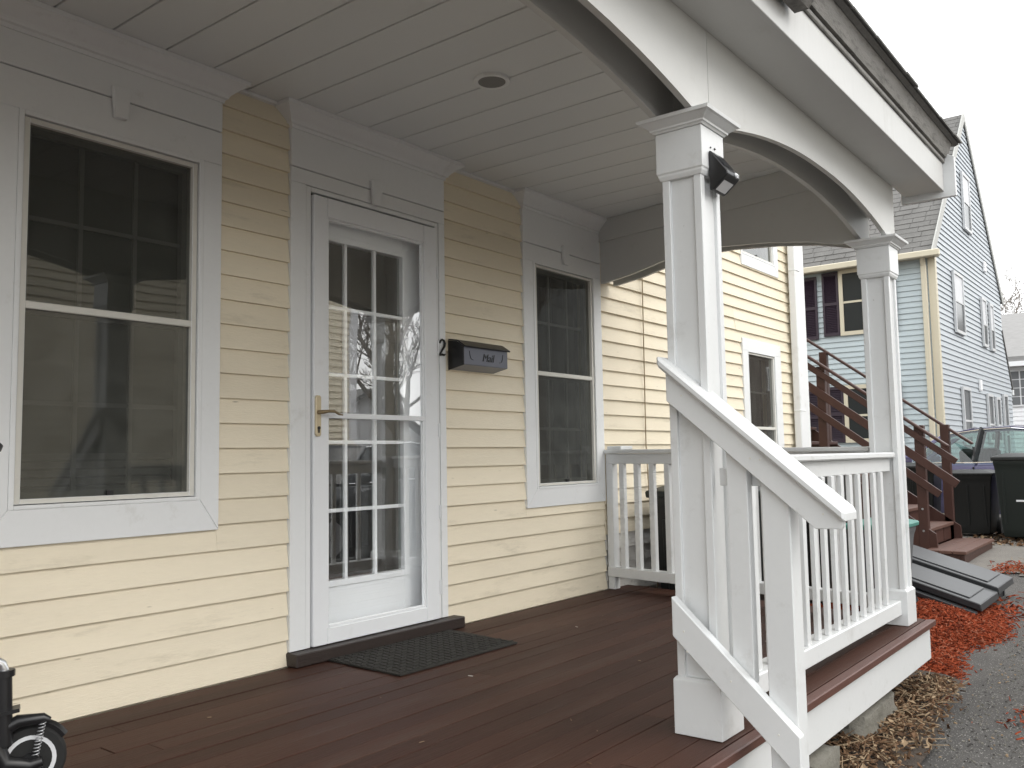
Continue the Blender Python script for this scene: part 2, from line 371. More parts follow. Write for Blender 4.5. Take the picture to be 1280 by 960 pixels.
while z0 < 2.45:
    notches(-3.2, 4.46, z0, .1024, PB, M_SIDE, wall)
    for s0, s1 in free_spans(-3.2, 4.46, z0, z0+.1024, PB):
        cut = [s0]+([round(random.uniform(s0+.5, s1-.4), 2)] if s1-s0 > 1.6 else [])+[s1]
        for q0, q1 in zip(cut[:-1], cut[1:]): clap(q0+.0008, q1-.0008, *((z0, .1024) if z0 > .05 else (.0025, .111)), M_SIDE, wall)
    z0 += .1024
EB = [(6.79, 7.685, .55, 1.893), (6.842, 7.715, 2.56, 4.15)]
for i in range(36):
    z = -.15+.1*i
    notches(4.462, 8.06, z, .1, EB, M_SIDE, wall)
    for s0, s1 in free_spans(4.462, 8.06, z, z+.1, EB):
        cut = [s0]+([round(random.uniform(s0+.6, s1-.6), 2)] if s1-s0 > 2.4 else [])+[s1]
        for q0, q1 in zip(cut[:-1], cut[1:]): clap(q0+.0008, q1-.0008, z, .1, M_PRIMER if z < .34 else M_SIDE, wall)
b = MB()
for i in range(20):
    z = 3.45+.1*i
    for s0, s1 in free_spans(HX0, 8.06, z, z+.1, [(6.842, 7.715, 2.56, 4.15)]): b.prism([(.006, z), (.0315, z), (.0315, z+.112), (.0235, z+.112)], s0, s1, 'x')
tag(b.build('upper_clapboards', M_SIDE, wall), kind='stuff')
b = MB(); b.box(4.47, HX1+.02, .012, .032, -.45, -.155); b.build('foundation', M_CONC, house)
b = MB(); b.box(8.062, 8.385, -.012, .031, -.3, 5.6); b.box(8.3805, 8.40, -.008, .2, -.3, 5.6); b.build('corner_board', M_TRIM, house, .003)
b = MB(); b.box(7.93, 8.055, -.085, -.015, -.25, 5.4); b.box(7.924, 8.061, -.091, -.013, 1.27, 1.285); b.box(7.924, 8.061, -.091, -.013, .74, .755); b.box(7.924, 8.061, -.091, -.013, 2.66, 2.675)
b.build('downspout', M_TRIM, house, .012)

def trim_box(name, x0, x1, y0, y1, z0, z1, par, m=None, bev=.003):
    return MB().box(x0, x1, y0, y1, z0, z1).build(name, m or M_TRIM, par, bev)
def casing(par, X0, X1, x0, x1, Z0, z0, z1, Z1):
    """mitred flat casing: outer X0..X1, Z0..Z1, opening x0..x1, z0..z1; each board a piece"""
    g = .0007
    for pts in ([(X0, Z0+g), (x0, z0+g), (x0, z1-g), (X0, z1-g)], [(x1, z0+g), (X1, Z0+g), (X1, z1-g), (x1, z1-g)],
                [(X0, Z1), (X0, z1), (X1, z1), (X1, Z1)]) + (([(X0+g, Z0), (X1-g, Z0), (x1-g, z0), (x0+g, z0)],) if Z0 < z0 else ()):
        MB().prism(pts, 0, .03, 'y').build('casing', M_TRIM, par, .0015)
def header(par, X0, X1, Z1, ctr, kz=None):
    trim_box('frieze', X0, X1, -.002, .03, Z1+.004, 2.372, par)
    b = MB(); b.flare(X0, X1, -.004, .02, [(2.366, .004), (2.380, .006), (2.384, .016), (2.392, .018), (2.40, .024), (2.425, .052), (2.44, .070), (2.443, .078), (2.459, .080)])
    # pull the rear of the moulding back to the wall
    b.v = [(x, min(y, .03), z) for x, y, z in b.v]
    b.build('crown_moulding', M_TRIM, par)
    kt, kb = Z1+.045, Z1-.075
    MB().prism([(ctr-.036, kt), (ctr+.036, kt), (ctr+.024, kb), (ctr-.024, kb)], -.024, -.003, 'y').build('keystone', M_TRIM, par, .002)
def window(X0, X1, Z0, Z1, x0, x1, z0, z1, gx0, gx1, gz0, gz1, mid, head, shade, cols=3):
    """casing outer, casing opening, glass limits, meeting rail"""
    f = MB()
    ax0, ax1, az0, az1 = lerp(x0, gx0, .5), lerp(x1, gx1, .5), lerp(z0, gz0, .5), lerp(z1, gz1, .5); gp = .003
    f.box(x0+.0005, ax0-gp, -.002, .07, z0, z1); f.box(ax1+gp, x1-.0005, -.0021, .07, z0, z1); f.box(ax0-gp, ax1+gp, -.0022, .07, az1+gp, z1); f.box(ax0-gp, ax1+gp, -.0023, .07, z0, az0-gp)
    f.cur = 1
    f.box(ax0, gx0, .008, .07, az0, az1); f.box(gx1, ax1, .0081, .07, az0, az1); f.box(gx0, gx1, .0082, .07, gz1, az1); f.box(gx0, gx1, .0083, .07, az0, gz0)
    win = f.build('window', (M_TRIM, M_VINYL), house, .0015)
    casing(win, X0, X1, x0, x1, Z0, z0, z1, Z1)
    if head: header(win, X0, X1, Z1, (X0+X1)/2)
    trim_box('meeting_rail', gx0-.001, gx1+.001, .010, .035, mid-.013, mid+.013, win, M_VINYL)
    e = .022
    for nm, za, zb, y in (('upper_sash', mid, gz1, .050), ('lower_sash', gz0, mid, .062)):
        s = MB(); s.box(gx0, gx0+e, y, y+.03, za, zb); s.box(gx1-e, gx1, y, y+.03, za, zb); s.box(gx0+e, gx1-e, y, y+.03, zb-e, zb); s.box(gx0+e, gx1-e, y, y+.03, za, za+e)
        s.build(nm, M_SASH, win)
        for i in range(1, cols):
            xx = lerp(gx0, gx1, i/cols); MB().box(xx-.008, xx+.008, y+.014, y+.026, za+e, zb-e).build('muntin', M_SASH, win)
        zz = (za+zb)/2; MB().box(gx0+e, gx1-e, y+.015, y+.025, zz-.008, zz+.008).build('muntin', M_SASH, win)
    MB().add([(gx0, .028, mid), (gx1, .028, mid), (gx1, .028, gz1), (gx0, .028, gz1)], [(0, 1, 2, 3)]).build('pane', M_PANE, win)
    MB().add([(gx0, .026, gz0), (gx1, .026, gz0), (gx1, .026, mid), (gx0, .026, mid)], [(0, 1, 2, 3)]).build('pane', M_SCREEN, win)
    MB().box((gx0+gx1)/2-.012, (gx0+gx1)/2+.012, .014, .026, gz0-.004, gz0+.018).build('latch', M_BLACK, win)
    if shade == 'shade':
        MB().box(gx0-.02, gx1+.02, .125, .128, gz0+.10, gz1+.03).build('roller_shade', M_BLIND, win)
        MB().box(gx0-.02, gx1+.02, .122, .132, gz0+.085, gz0+.105).build('shade_hem', M_CURT, win)
        for i_ in range(5): MB().prism([(.10, gz0+.012+.030*i_), (.115, gz0+.034+.030*i_), (.118, gz0+.034+.030*i_), (.103, gz0+.012+.030*i_)], gx0+.02, gx1-.02, 'x').build('blind_slat', M_SASH, win)
    elif shade == 'curtain':
        c = MB(); n = 40; vs = []
        for i in range(n+1):
            t = i/n; x = lerp(gx0-.02, gx1+.02, t); y = .17+.018*math.sin(t*31)+.008*math.sin(t*77); vs += [(x, y, gz0-.05), (x, y, gz1+.05)]
        c.add(vs, [(2*i, 2*i+2, 2*i+3, 2*i+1) for i in range(n)]).build('curtain', M_CURT, win, smooth=80)
    return win
window(.641, 1.529, .606, 2.238, .732, 1.445, .728, 2.100, .774, 1.402, .762, 2.062, 1.425, True, 'shade')
window(3.592, 4.456, .573, 2.162, 3.69, 4.375, .682, 2.06, 3.735, 4.340, .713, 2.033, 1.380, True, 'curtain')
window(6.79, 7.685, .55, 1.893, 6.90, 7.545, .66, 1.785, 6.925, 7.505, .69, 1.757, 1.095, False, 'curtain', 1)
window(6.842, 7.715, 2.56, 4.15, 6.86, 7.62, 2.66, 4.02, 6.885, 7.58, 2.69, 3.98, 3.34, False, 'none', 1)
b = MB(); z = -.3
while z < 5.5: b.prism([(HX1+.026, z), (HX1+.001, z), (HX1+.001, z+.112), (HX1+.008, z+.112)], .205, HB, 'y'); z += .1
tag(b.build('end_clapboards', M_SIDE, house), kind='stuff')
# ---- entrance
f = MB(); f.box(1.968, 1.997, .004, .10, .058, 2.122); f.box(2.822, 2.846, .0041, .10, .058, 2.122); f.box(1.997, 2.822, .0042, .10, 2.100, 2.122)
dr = f.build('door_frame', M_TRIM, house, .002)
q = MB(); q.box(1.9972, 2.010, .026, .06, .058, 2.0995); q.box(2.010, 2.8215, .0262, .06, 2.082, 2.0995); q.box(2.812, 2.8216, .0264, .06, .058, 2.082); q.build('gap_shade_strip', M_BLACK, dr)  # black strips standing in for the shade in the gap round the storm door
casing(dr, 1.882, 2.894, 1.966, 2.848, .058, .058, 2.124, 2.191)
header(dr, 1.882, 2.894, 2.191, 2.388)
MB().box(1.872, 2.955, -.062, .10, .001, .056).build('threshold', M_THR, dr, .004)
sd = MB(); X0, X1, x0, x1, Z0, Z1, z0, z1 = 2.003, 2.817, 2.083, 2.725, .060, 2.087, .130, 1.995
sd.box(X0, x0, -.010, .024, Z0, Z1); sd.box(x1, X1, -.0101, .024, Z0, Z1); sd.box(x0, x1, -.0102, .024, z1, Z1); sd.box(x0, x1, -.0103, .024, Z0, z0)
storm = sd.build('storm_door', M_DOOR, house, .003)
g = MB(); 
for a in ((x0, x0+.012, z0, z1), (x1-.012, x1, z0, z1), (x0+.012, x1-.012, z1-.012, z1), (x0+.012, x1-.012, z0, z0+.012)): g.box(a[0], a[1], -.004, .016, a[2], a[3])
g.build('glazing_bead', M_DOOR, storm, .002)
MB().box(x0, x1, -.008, .014, 1.066, 1.090).build('crossbar', M_DOOR, storm, .002)
MB().add([(x0, .006, 1.08), (x1, .006, 1.08), (x1, .006, z1), (x0, .006, z1)], [(0, 1, 2, 3)]).build('pane', M_GLASS, storm)
MB().add([(x0, .008, z0), (x1, .008, z0), (x1, .008, 1.08), (x0, .008, 1.08)], [(0, 1, 2, 3)]).build('pane', M_GLASS, storm)
h = MB(); h.prism([(2.006, .99), (2.012, .982), (2.030, .982), (2.036, .99), (2.036, 1.158), (2.030, 1.166), (2.012, 1.166), (2.006, 1.158)], -.022, -.010, 'y'); h.build('handle_plate', M_BRASS, storm, .002)
h = MB(); h.tube([(2.02, -.02, 1.09), (2.022, -.055, 1.09), (2.05, -.06, 1.094), (2.08, -.06, 1.094), (2.105, -.06, 1.082), (2.13, -.058, 1.079)], [.010, .009, .007, .006, .005, .003], 8); h.build('lever', M_BRASSD, storm, smooth=60)
h = MB(); h.tube([(2.021, -.021, 1.02), (2.021, -.027, 1.02)], .007, 10); h.box(2.018, 2.024, -.026, -.021, .998, 1.018); h.build('keyhole', M_BLACK, storm)
for zz in (1.85, 1.45, 1.02, .6, .22):
    MB().tube([(2.8225, -.012, zz-.035), (2.8225, -.012, zz+.035)], .0045, 8).build('hinge', M_DOOR, storm)
idr = MB(); gx0, gx1, gz0, gz1 = 2.085, 2.657, .320, 1.918
idr.box(1.997, gx0, .085, .125, .058, 2.094); idr.box(gx1, 2.822, .0851, .125, .058, 2.094); idr.box(gx0, gx1, .0852, .125, gz1, 2.094); idr.box(gx0, gx1, .0853, .125, .058, gz0)
idr.box(gx0-.03, gx0, .078, .09, gz0-.03, gz1+.03); idr.box(gx1, gx1+.03, .0781, .09, gz0-.03, gz1+.03); idr.box(gx0, gx1, .0782, .09, gz1, gz1+.03); idr.box(gx0, gx1, .0783, .09, gz0-.03, gz0)
front_door = idr.build('front_door', M_DOOR, house, .002)
for i in (1, 2): xx = lerp(gx0, gx1, i/3); MB().box(xx-.0085, xx+.0085, .084, .106, gz0, gz1).build('muntin', M_DOOR, front_door, .002)
for i in (1, 2, 3, 4): zz = lerp(gz0, gz1, i/5); MB().box(gx0, gx1, .0842, .1058, zz-.0085, zz+.0085).build('muntin', M_DOOR, front_door, .002)
for i in range(3):
    for j in range(5):
        a, c, e_, q = lerp(gx0, gx1, i/3), lerp(gx0, gx1, (i+1)/3), lerp(gz0, gz1, j/5), lerp(gz0, gz1, (j+1)/5)
        MB().add([(a+.008, .098, e_+.008), (c-.008, .098, e_+.008), (c-.008, .098, q-.008), (a+.008, .098, q-.008)], [(0, 1, 2, 3)]).build('pane', M_GLASS2, front_door)
# drip mouldings at the ceiling line between the heads
b = MB()
for s0, s1 in ((-3.2, .56), (1.61, 1.80), (2.976, 3.51)): MB().box(s0, s1, -.006, .03, 2.445, 2.4585).build('ceiling_bead', M_TRIM, house)

# ================================================================== PORCH
porch = thing('porch', 'covered porch with arched white beams, square posts and dark red deck', 'porch', (1, -1, -.42))
def end_x(y): return lerp(4.70, 4.41, min(max(-y/1.97, 0), 1))
for r_ in range(21):
    ya = -.004-.0925*r_; yb = ya-.0885
    xx = -2.6; e_ = end_x((ya+yb)/2); first = True
    cuts = [-2.6]+sorted(random.uniform(-1.6, 3.6) for _ in range(2))+[e_]
    if cuts[2]-cuts[1] < .8: cuts.pop(2)
    for a, c in zip(cuts[:-1], cuts[1:]):
        if c > 4.0: pts = [(a+.001, ya), (end_x(ya), ya), (end_x(yb), yb), (a+.001, yb)]
        else: pts = [(a+.001, ya), (c-.001, ya), (c-.001, yb), (a+.001, yb)]
        dz = random.uniform(-.0015, .0015)
        MB().prism(pts, -.03+dz, dz, 'z').build('deck_board', M_DECK, porch, .0012)
MB().prism([(-2.6, -1.9475), (end_x(-1.9475)+.0, -1.9475), (end_x(-1.98)+.03, -1.99), (-2.6, -1.99)], -.030, .0015, 'z').build('deck_board', M_NOSE, porch, .004)
MB().box(-2.6, 4.40, -1.945, -.05, -.10, -.034).build('joist_frame', M_THR, porch)
MB().box(-2.6, 4.395, -1.965, -1.948, -.195, -.031).build('skirt_board', M_RAIL, porch, .003)
MB().prism([(4.398, -1.964), (4.415, -1.964), (4.66, -.01), (4.643, -.01)], -.195, -.034, 'z').build('skirt_board', M_RAIL, porch, .003)
for i in range(2):   # two steps down from the entrance, out of frame
    MB().box(.15, 1.9, -2.0-.28*(i+1), -2.0-.28*i, -.14*(i+1)-.03, -.14*(i+1)).build('step_tread', M_DECK, porch, .004)
    MB().box(.15, 1.9, -1.985-.28*i, -1.967-.28*i, -.14*(i+1), -.031 if i == 0 else -.17).build('step_riser', M_RAIL, porch)
# ceiling
x = .805-.2095*16
MB().prism([(-2.7, .0), (4.45, .0), (4.18, -1.78), (-2.7, -1.78)], 2.478, 2.49, 'z').build('ceiling_backing', M_CEIL, porch)
for i in range(40):
    a, c = x+.2095*i+.0035, x+.2095*(i+1)-.0035
    if a > 4.42: break
    def ye(xx): return 0.0 if xx < 4.17 else 0.0
    lo = -1.775
    pts = [(a, .03), (min(c, 4.44), .03), (min(c, 4.44) if c < 4.17 else min(c, 4.44), lo if c < 4.17 else max(lo, -(4.45-min(c, 4.44))*6.3)), (a, lo if a < 4.17 else max(lo, -(4.45-a)*6.3))]
    MB().prism(pts, 2.46, 2.476, 'z').build('ceiling_board', M_CEIL, porch, .002)
# beams: two faced boards with an arched lower edge and a recessed soffit
def beam(p, q, prof, thick, ztop_in, ztop_out, names=('inner', 'outer')):
    """p,q: plan ends of the inner face, outward normal to the right of p->q; prof: (t, z)"""
    p, q = Vector((*p, 0)), Vector((*q, 0)); t = (q-p).normalized(); nrm = Vector((t.y, -t.x, 0)); L = (q-p).length
    def board(o0, o1, zt, nm):
        b = MB(); n = len(prof); vs = []
        for o in (o0, o1):
            for (s, z) in prof: vs.append(p+t*(s*L)+nrm*o+Vector((0, 0, z)))
            for (s, z) in prof: vs.append(p+t*(s*L)+nrm*o+Vector((0, 0, zt)))
        fs = []
        for i in range(n-1):
            fs += [(i, i+1, n+i+1, n+i), (2*n+i+1, 2*n+i, 3*n+i, 3*n+i+1), (i+1, i, 2*n+i, 2*n+i+1), (n+i, n+i+1, 3*n+i+1, 3*n+i)]
        fs += [(0, n, 3*n, 2*n), (n-1, 2*n+n-1, 4*n-1, 2*n-1)]
        return b.add(vs, fs).build(nm, M_BEAM, porch, smooth=25)
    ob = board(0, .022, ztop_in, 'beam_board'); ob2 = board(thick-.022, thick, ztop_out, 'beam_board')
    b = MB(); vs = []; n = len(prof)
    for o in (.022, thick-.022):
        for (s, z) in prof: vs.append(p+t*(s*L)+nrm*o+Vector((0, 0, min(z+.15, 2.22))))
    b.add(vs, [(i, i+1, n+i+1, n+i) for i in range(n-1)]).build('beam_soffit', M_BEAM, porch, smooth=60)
def arch(x0, x1, lo, rise, cap=.13):
    L = x1-x0; a = cap/L; pr = [(0.0015/L, lo), (a, lo)]
    for i in range(1, 28):
        u = i/28; v = 2*u-1; pr.append((a+u*(1-2*a), lo+rise*(1-max(0, 1-min(u, 1-u)*(L-2*cap)/.95)**2)))
    return pr+[(1-a, lo), (1-.0015/L, lo)]
CX = [-2.9, -.46, 2.073, 4.2425]
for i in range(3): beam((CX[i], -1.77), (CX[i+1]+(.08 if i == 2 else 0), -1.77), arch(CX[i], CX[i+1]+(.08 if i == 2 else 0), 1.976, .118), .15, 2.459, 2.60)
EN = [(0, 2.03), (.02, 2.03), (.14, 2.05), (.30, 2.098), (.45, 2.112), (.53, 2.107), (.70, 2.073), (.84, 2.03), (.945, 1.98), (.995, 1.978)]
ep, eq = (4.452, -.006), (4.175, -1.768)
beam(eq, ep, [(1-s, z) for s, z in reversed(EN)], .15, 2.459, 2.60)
t_ = (Vector(eq)-Vector(ep)).normalized(); n_ = Vector((t_.y, -t_.x))*-1
MB().bar((ep[0]-.008, ep[1]-.0, 2.385), (eq[0]-.008, eq[1]+.0, 2.385), .014, .148).build('beam_board', M_BEAM, porch, .002)
# soffit, fascia, drip trims, roof
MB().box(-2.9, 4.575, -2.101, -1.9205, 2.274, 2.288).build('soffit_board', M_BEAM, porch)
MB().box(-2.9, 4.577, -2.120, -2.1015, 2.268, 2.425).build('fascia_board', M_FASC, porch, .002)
MB().box(-2.9, 4.60, -2.131, -2.1205, 2.422, 2.444).build('drip_trim', M_SHING2, porch, .003)
MB().prism([(-2.108, 2.449), (-2.140, 2.452), (-2.166, 2.530), (-2.108, 2.535)], -2.9, 4.60, 'x').build('eave_board', M_SHING2, porch)
MB().prism([(-1.90, 2.236), (-2.178, 2.236), (-2.178, 2.452), (-1.90, 2.60)], 4.578, 4.604, 'x').build('rake_board', M_RAIL, porch, .002)
MB().prism([(-2.19, 2.536), (.028, 3.300), (.028, 3.26), (-1.93, 2.60), (-2.17, 2.527)], -2.95, 4.66, 'x').build('roof', M_SHING, porch)
b = MB()
sl_ = (3.300-2.536)/2.218
for j in range(16):
    ya = -2.205+.138*j; xx = -2.97+(j % 2)*.15
    while xx < 4.67:
        wd = random.uniform(.14, .32); xe = min(xx+wd, 4.675); jit = random.uniform(-.006, .006)
        z_ = 2.540+(ya+2.19)*sl_+.012+random.uniform(0, .003)
        b.prism([(ya+jit, z_), (ya+jit, z_-.010), (min(ya+.16, .026), z_+.16*sl_-.010), (min(ya+.16, .026), z_+.16*sl_-.006)], xx, xe-.004, 'x'); xx = xe+.002
tag(b.build('shingles', M_SHING, porch), kind='stuff')
b = MB(); b.prism([(-2.137, 2.44), (-2.137, 2.352), (-2.185, 2.352), (-2.215, 2.385), (-2.222, 2.44), (-2.214, 2.44), (-2.206, 2.39), (-2.182, 2.360), (-2.145, 2.360), (-2.145, 2.44)], -2.9, 2.30, 'x')
b.prism([(-2.137, 2.44), (-2.137, 2.352), (-2.185, 2.352), (-2.215, 2.385), (-2.222, 2.44)], 2.296, 2.302, 'x'); b.build('gutter', M_SHING2, porch)
# columns
def column(cx, cy=-1.846):
    b = MB(); b.box(cx-.058, cx+.058, cy-.058, cy+.058, .012, 1.90); c = b.build('porch_column', M_RAIL, porch)
    s = MB()
    h = .0695
    for sx in (-1, 1):
        for sy in (-1, 1):
            s.box(*sorted((cx+sx*h, cx+sx*(h-.027))), *sorted((cy+sy*h, cy+sy*(h-.027))), .17, 1.81)
    s.build('corner_stile', M_RAIL, c, .002)
    bb = MB(); bb.flare(cx-.0805, cx+.0805, cy-.0805, cy+.0805, [(.003, 0), (.170, 0), (.180, -.008)]); bb.build('base_block', M_RAIL, c, .0015)
    k = MB(); k.flare(cx-.0825, cx+.0825, cy-.0825, cy+.0825, [(1.772, -.010), (1.785, -.004), (1.792, -.004), (1.796, 0), (1.930, 0)]); k.build('capital_block', M_RAIL, c, .0015)
    k = MB(); k.flare(cx-.0825, cx+.0825, cy-.0825, cy+.0825, [(1.9305, .004), (1.937, .008), (1.938, .013), (1.944, .014), (1.948, .020), (1.960, .036), (1.963, .044), (1.974, .046)]); k.build('crown_moulding', M_RAIL, c)
    return c
for cx in CX: column(cx)

# ---- railings
def seg(t, a, c): return tuple(lerp(a[i], c[i], t) for i in range(len(a)))
fr = thing('porch_railing', 'white baluster railing between the two front posts of the porch', 'railing', (3.1, -1.85, 0))
MB().box(2.158, 4.165, -1.905, -1.795, .838, .866).build('cap_rail', M_RAIL, fr, .006)
MB().box(2.158, 4.165, -1.875, -1.825, .770, .8375).build('top_rail', M_RAIL, fr, .003)
MB().box(2.158, 4.160, -1.898, -1.812, .055, .127).build('bottom_rail', M_RAIL, fr, .004)
q = MB(); q.box(-.018, .018, -.010, .010, 0, .6435); bal = q.mesh('baluster', M_RAIL, .002)
for i in range(15): link('baluster', bal, fr, (4.006-.1215*i-.017, -1.872, .1268))
er = thing('porch_railing', 'white baluster railing at the end of the porch beside the house wall', 'railing', (4.36, -.9, 0))
A, B = (4.482, -.012), (4.262, -1.765)
def P3(t, z): return (*seg(t, A, B), z)
MB().bar(P3(0, .899), P3(1, .885), .10, .026).build('cap_rail', M_RAIL, er, .005)
MB().bar(P3(0, .852), P3(1, .838), .045, .066).build('top_rail', M_RAIL, er, .003)
MB().bar(P3(0, .115), P3(1, .10), .075, .062).build('bottom_rail', M_RAIL, er, .003)
MB().box(4.46, 4.525, -.052, -.002, .0, .885).build('end_post', M_RAIL, er, .003)
q = MB(); q.box(-.017, .017, -.019, .019, 0, .685); bal2 = q.mesh('baluster', M_RAIL, .002)
for i in range(14):
    t = (.115+.119*i)/1.767
    if t < .96:
        o = link('baluster', bal2, er, P3(t, .139-.014*t)); o.rotation_euler.z = math.atan2(B[1]-A[1], B[0]-A[0])+math.pi/2
MB().box(4.45, 4.60, -.13, -.02, .911, .935).build('rail_bracket', M_RAIL, er, .004)
# sloping stair railing
sr = thing('stair_railing', 'white sloping handrail running down from the nearer porch post to a newel', 'railing', (2.0, -2.1, -.42))
def sl_poly(y0, y1, za, zb, sl): return [(y0, za), (y1, za+sl*(y1-y0)), (y1, zb+sl*(y1-y0)), (y0, zb)]
s_ = .845
MB().prism([(-1.764, 1.158), (-2.335, 1.158-s_*.571), (-2.335, 1.158-s_*.571+.036), (-1.764, 1.194)], 1.944, 2.062, 'x').build('cap_rail', M_RAIL, sr, .008)
MB().prism([(-1.786, 1.138), (-1.786, 1.046), (-2.246, 1.046-s_*.46), (-2.318, .659), (-2.323, .666), (-2.323, 1.138-s_*.537)], 1.966, 1.9905, 'x').build('top_rail', M_RAIL, sr, .002)
MB().prism([(-1.79, .434), (-1.79, .313), (-2.182, .313-.92*.392), (-2.182, .434-.92*.392)], 1.950, 1.986, 'x').build('bottom_rail', M_RAIL, sr, .003)
MB().prism([(-1.97, .98), (-2.036, .925), (-2.036, .19), (-1.97, .26)], 1.9915, 2.028, 'x').build('baluster', M_RAIL, sr, .002)
MB().box(1.986, 2.060, -2.166, -2.080, -.42, .80).build('newel', M_RAIL, sr, .003)
MB().box(2.03, 2.045, -2.09, -1.93, .775, .83).build('end_block', M_RAIL, sr, .002)

def nails(par, pts, ax_):
    b = MB()
    for p in pts:
        p = Vector(p); dd = Vector(ax_)*.0012; b.tube([p-dd, p+dd], .0032, 6)
    tag(b.build('nail_heads', M_VINYL, par), kind='stuff')
nails(sr, [(1.9655, -2.06, .86), (1.9655, -2.09, .855), (1.9655, -2.27, .70), (1.9655, -1.84, 1.06)], (1, 0, 0))
nails(sr, [(1.9495, -1.83, .33), (1.9495, -1.84, .27), (1.9495, -2.12, .07), (1.9495, -1.98, .2)], (1, 0, 0))
# ================================================================== SMALL THINGS ON THE PORCH
o = MB().tube([(2.862-.020, -.006, 1.478), (2.862-.017, -.008, 1.490), (2.862-.004, -.008, 1.499), (2.862+.012, -.008, 1.494), (2.862+.018, -.008, 1.480), (2.862+.012, -.008, 1.462), (2.862-.006, -.008, 1.440), (2.862-.020, -.008, 1.420), (2.862-.021, -.008, 1.416), (2.862-.006, -.008, 1.420), (2.862+.010, -.008, 1.417), (2.862+.021, -.008, 1.423)],
                [.005, .006, .005, .006, .007, .0065, .005, .0045, .0055, .006, .0055, .003], 8).build('house_number', M_BLACK, smooth=80)
tag(o, 'black numeral 2 fixed to the white door casing', 'house number')
mb = thing('mailbox', 'dark metal mailbox on the clapboards beside the front door', 'mailbox', (3.11, .0, 1.36))
mx0, mx1 = 2.925, 3.298
MB().prism([(.004, 1.345), (-.100, 1.366), (-.100, 1.462), (-.055, 1.490), (.004, 1.500)], mx0, mx1, 'x').build('box_body', M_MBOX, mb, .003)
MB().prism([(.004, 1.3), (-.004, 1.3), (-.004, 1.3)], mx0, mx0, 'x')
MB().prism([(-.112, 1.458), (-.058, 1.494), (.004, 1.504), (.004, 1.510), (-.060, 1.500), (-.116, 1.464)], mx0-.006, mx1+.006, 'x').build('lid', M_BLACK, mb, .001)
MB().prism([(.006, 1.342), (-.103, 1.363), (-.103, 1.462), (-.055, 1.492), (.006, 1.502)], mx0-.005, mx0-.0005, 'x').build('side_plate', M_BLACK, mb)
b = MB()
for sx, c in ((1, mx0+.045), (-1, mx1-.045)):
    b.tube([(c, -.1005, 1.440), (c+sx*.004, -.1015, 1.415), (c+sx*.012, -.1015, 1.398), (c+sx*.03, -.1015, 1.394)], .0016, 6)
b.build('scroll_mark', M_BLACK, mb)
tc = bpy.data.curves.new('mail_text', 'FONT'); tc.body = 'Mail'; tc.size = .060; tc.extrude = .0015; tc.shear = .25; tc.align_x = 'CENTER'
to = bpy.data.objects.new('mail_text', tc); COL.objects.link(to)
me = bpy.data.meshes.new_from_object(to.evaluated_get(bpy.context.evaluated_depsgraph_get())); bpy.data.objects.remove(to)
me.materials.append(M_BLACK); me.transform(Matrix.Translation((3.125, -.1012, 1.392)) @ Matrix.Rotation(R(90), 4, 'X'))
link('lettering', me, mb)
mt = thing('doormat', 'dark rubber doormat lying on the deck in front of the door', 'doormat', (2.43, -.28, 0))
MB().prism([(2.04, -.066), (2.02, -.525), (2.775, -.54), (2.83, -.068)], .003, .010, 'z').build('mat_base', M_MAT, mt)
b = MB()
for i in range(19):
    for j in range(12):
        cx, cy = 2.055+.0395*i, -.09-.0375*j
        if (i+j) % 2: b.box(cx-.017, cx+.017, cy-.006, cy+.006, .0095, .0135)
        else: b.box(cx-.006, cx+.006, cy-.017, cy+.017, .0095, .0135)
tag(b.build('weave', M_MAT, mt), kind='stuff')
cl = thing('ceiling_light', 'round recessed light with white ring in the porch ceiling', 'ceiling light', (2.24, -.87, 2.46))
MB().lathe([(.058, 2.4655), (.058, 2.450), (.062, 2.4475), (.076, 2.450), (.078, 2.4595)], (2.24, -.87, 0), 'z', 32).build('trim_ring', M_TRIM, cl, smooth=40)
MB().lathe([(.0575, 2.452), (.0575, 2.4495)], (2.24, -.87, 0), 'z', 32).build('baffle', M_GREYLENS, cl)
sw = thing('solar_wall_light', 'black wedge solar lamp screwed to the nearer porch post', 'wall lamp', (2.083, -1.93, 1.79))
a, c = 2.036, 2.131
MB().prism([(-1.9292, 1.722), (-1.9292, 1.853), (-1.936, 1.853), (-1.992, 1.776), (-1.992, 1.764), (-1.940, 1.722)], a, c, 'x').build('housing', M_BLACK, sw, .003)
nv = Vector((0, -.077, -.078)).normalized()
b = MB(); n2 = Vector((0, -.81, .59)).normalized()*.0012
b.add([Vector((a+.01, -1.941, 1.847))+n2, Vector((c-.01, -1.941, 1.847))+n2, Vector((c-.01, -1.978, 1.797))+n2, Vector((a+.01, -1.978, 1.797))+n2], [(0, 1, 2, 3)]); b.build('solar_panel', M_SOLAR, sw)
b = MB(); dy, dz = -1.992+1.940, 1.764-1.722; n3 = Vector((0, dz, dy)).normalized()*.003
if n3.z > 0: n3 = -n3
pa = lambda x, t: Vector((x, -1.940+dy*t, 1.722+dz*t))+n3
b.add([pa(a+.012, .12), pa(c-.012, .12), pa(c-.012, .72), pa(a+.012, .72)], [(0, 1, 2, 3)]); b.build('lens', M_LENS, sw)
MB().tube([(2.083+.022, -1.988, 1.774), (2.083+.022, -1.998, 1.770)], [.010, .006], 12).build('motion_sensor', M_WPLAS, sw, smooth=50)
for sx in (2.053, 2.083): MB().tube([(sx, -1.9285, 1.868+.004*(sx > 2.06)), (sx, -1.932, 1.868)], .003, 8).build('screw', M_BLACK, sw)

def pdeb():
    return (random.uniform(.6, 4.2), random.uniform(-1.85, -.1), .003)
chips('deck_debris', 38, pdeb, ((.004, .022), (.002, .006), (.001, .002)), [M_LEAF[2], M_LEAF[0], M_VINYL], flat=.1)
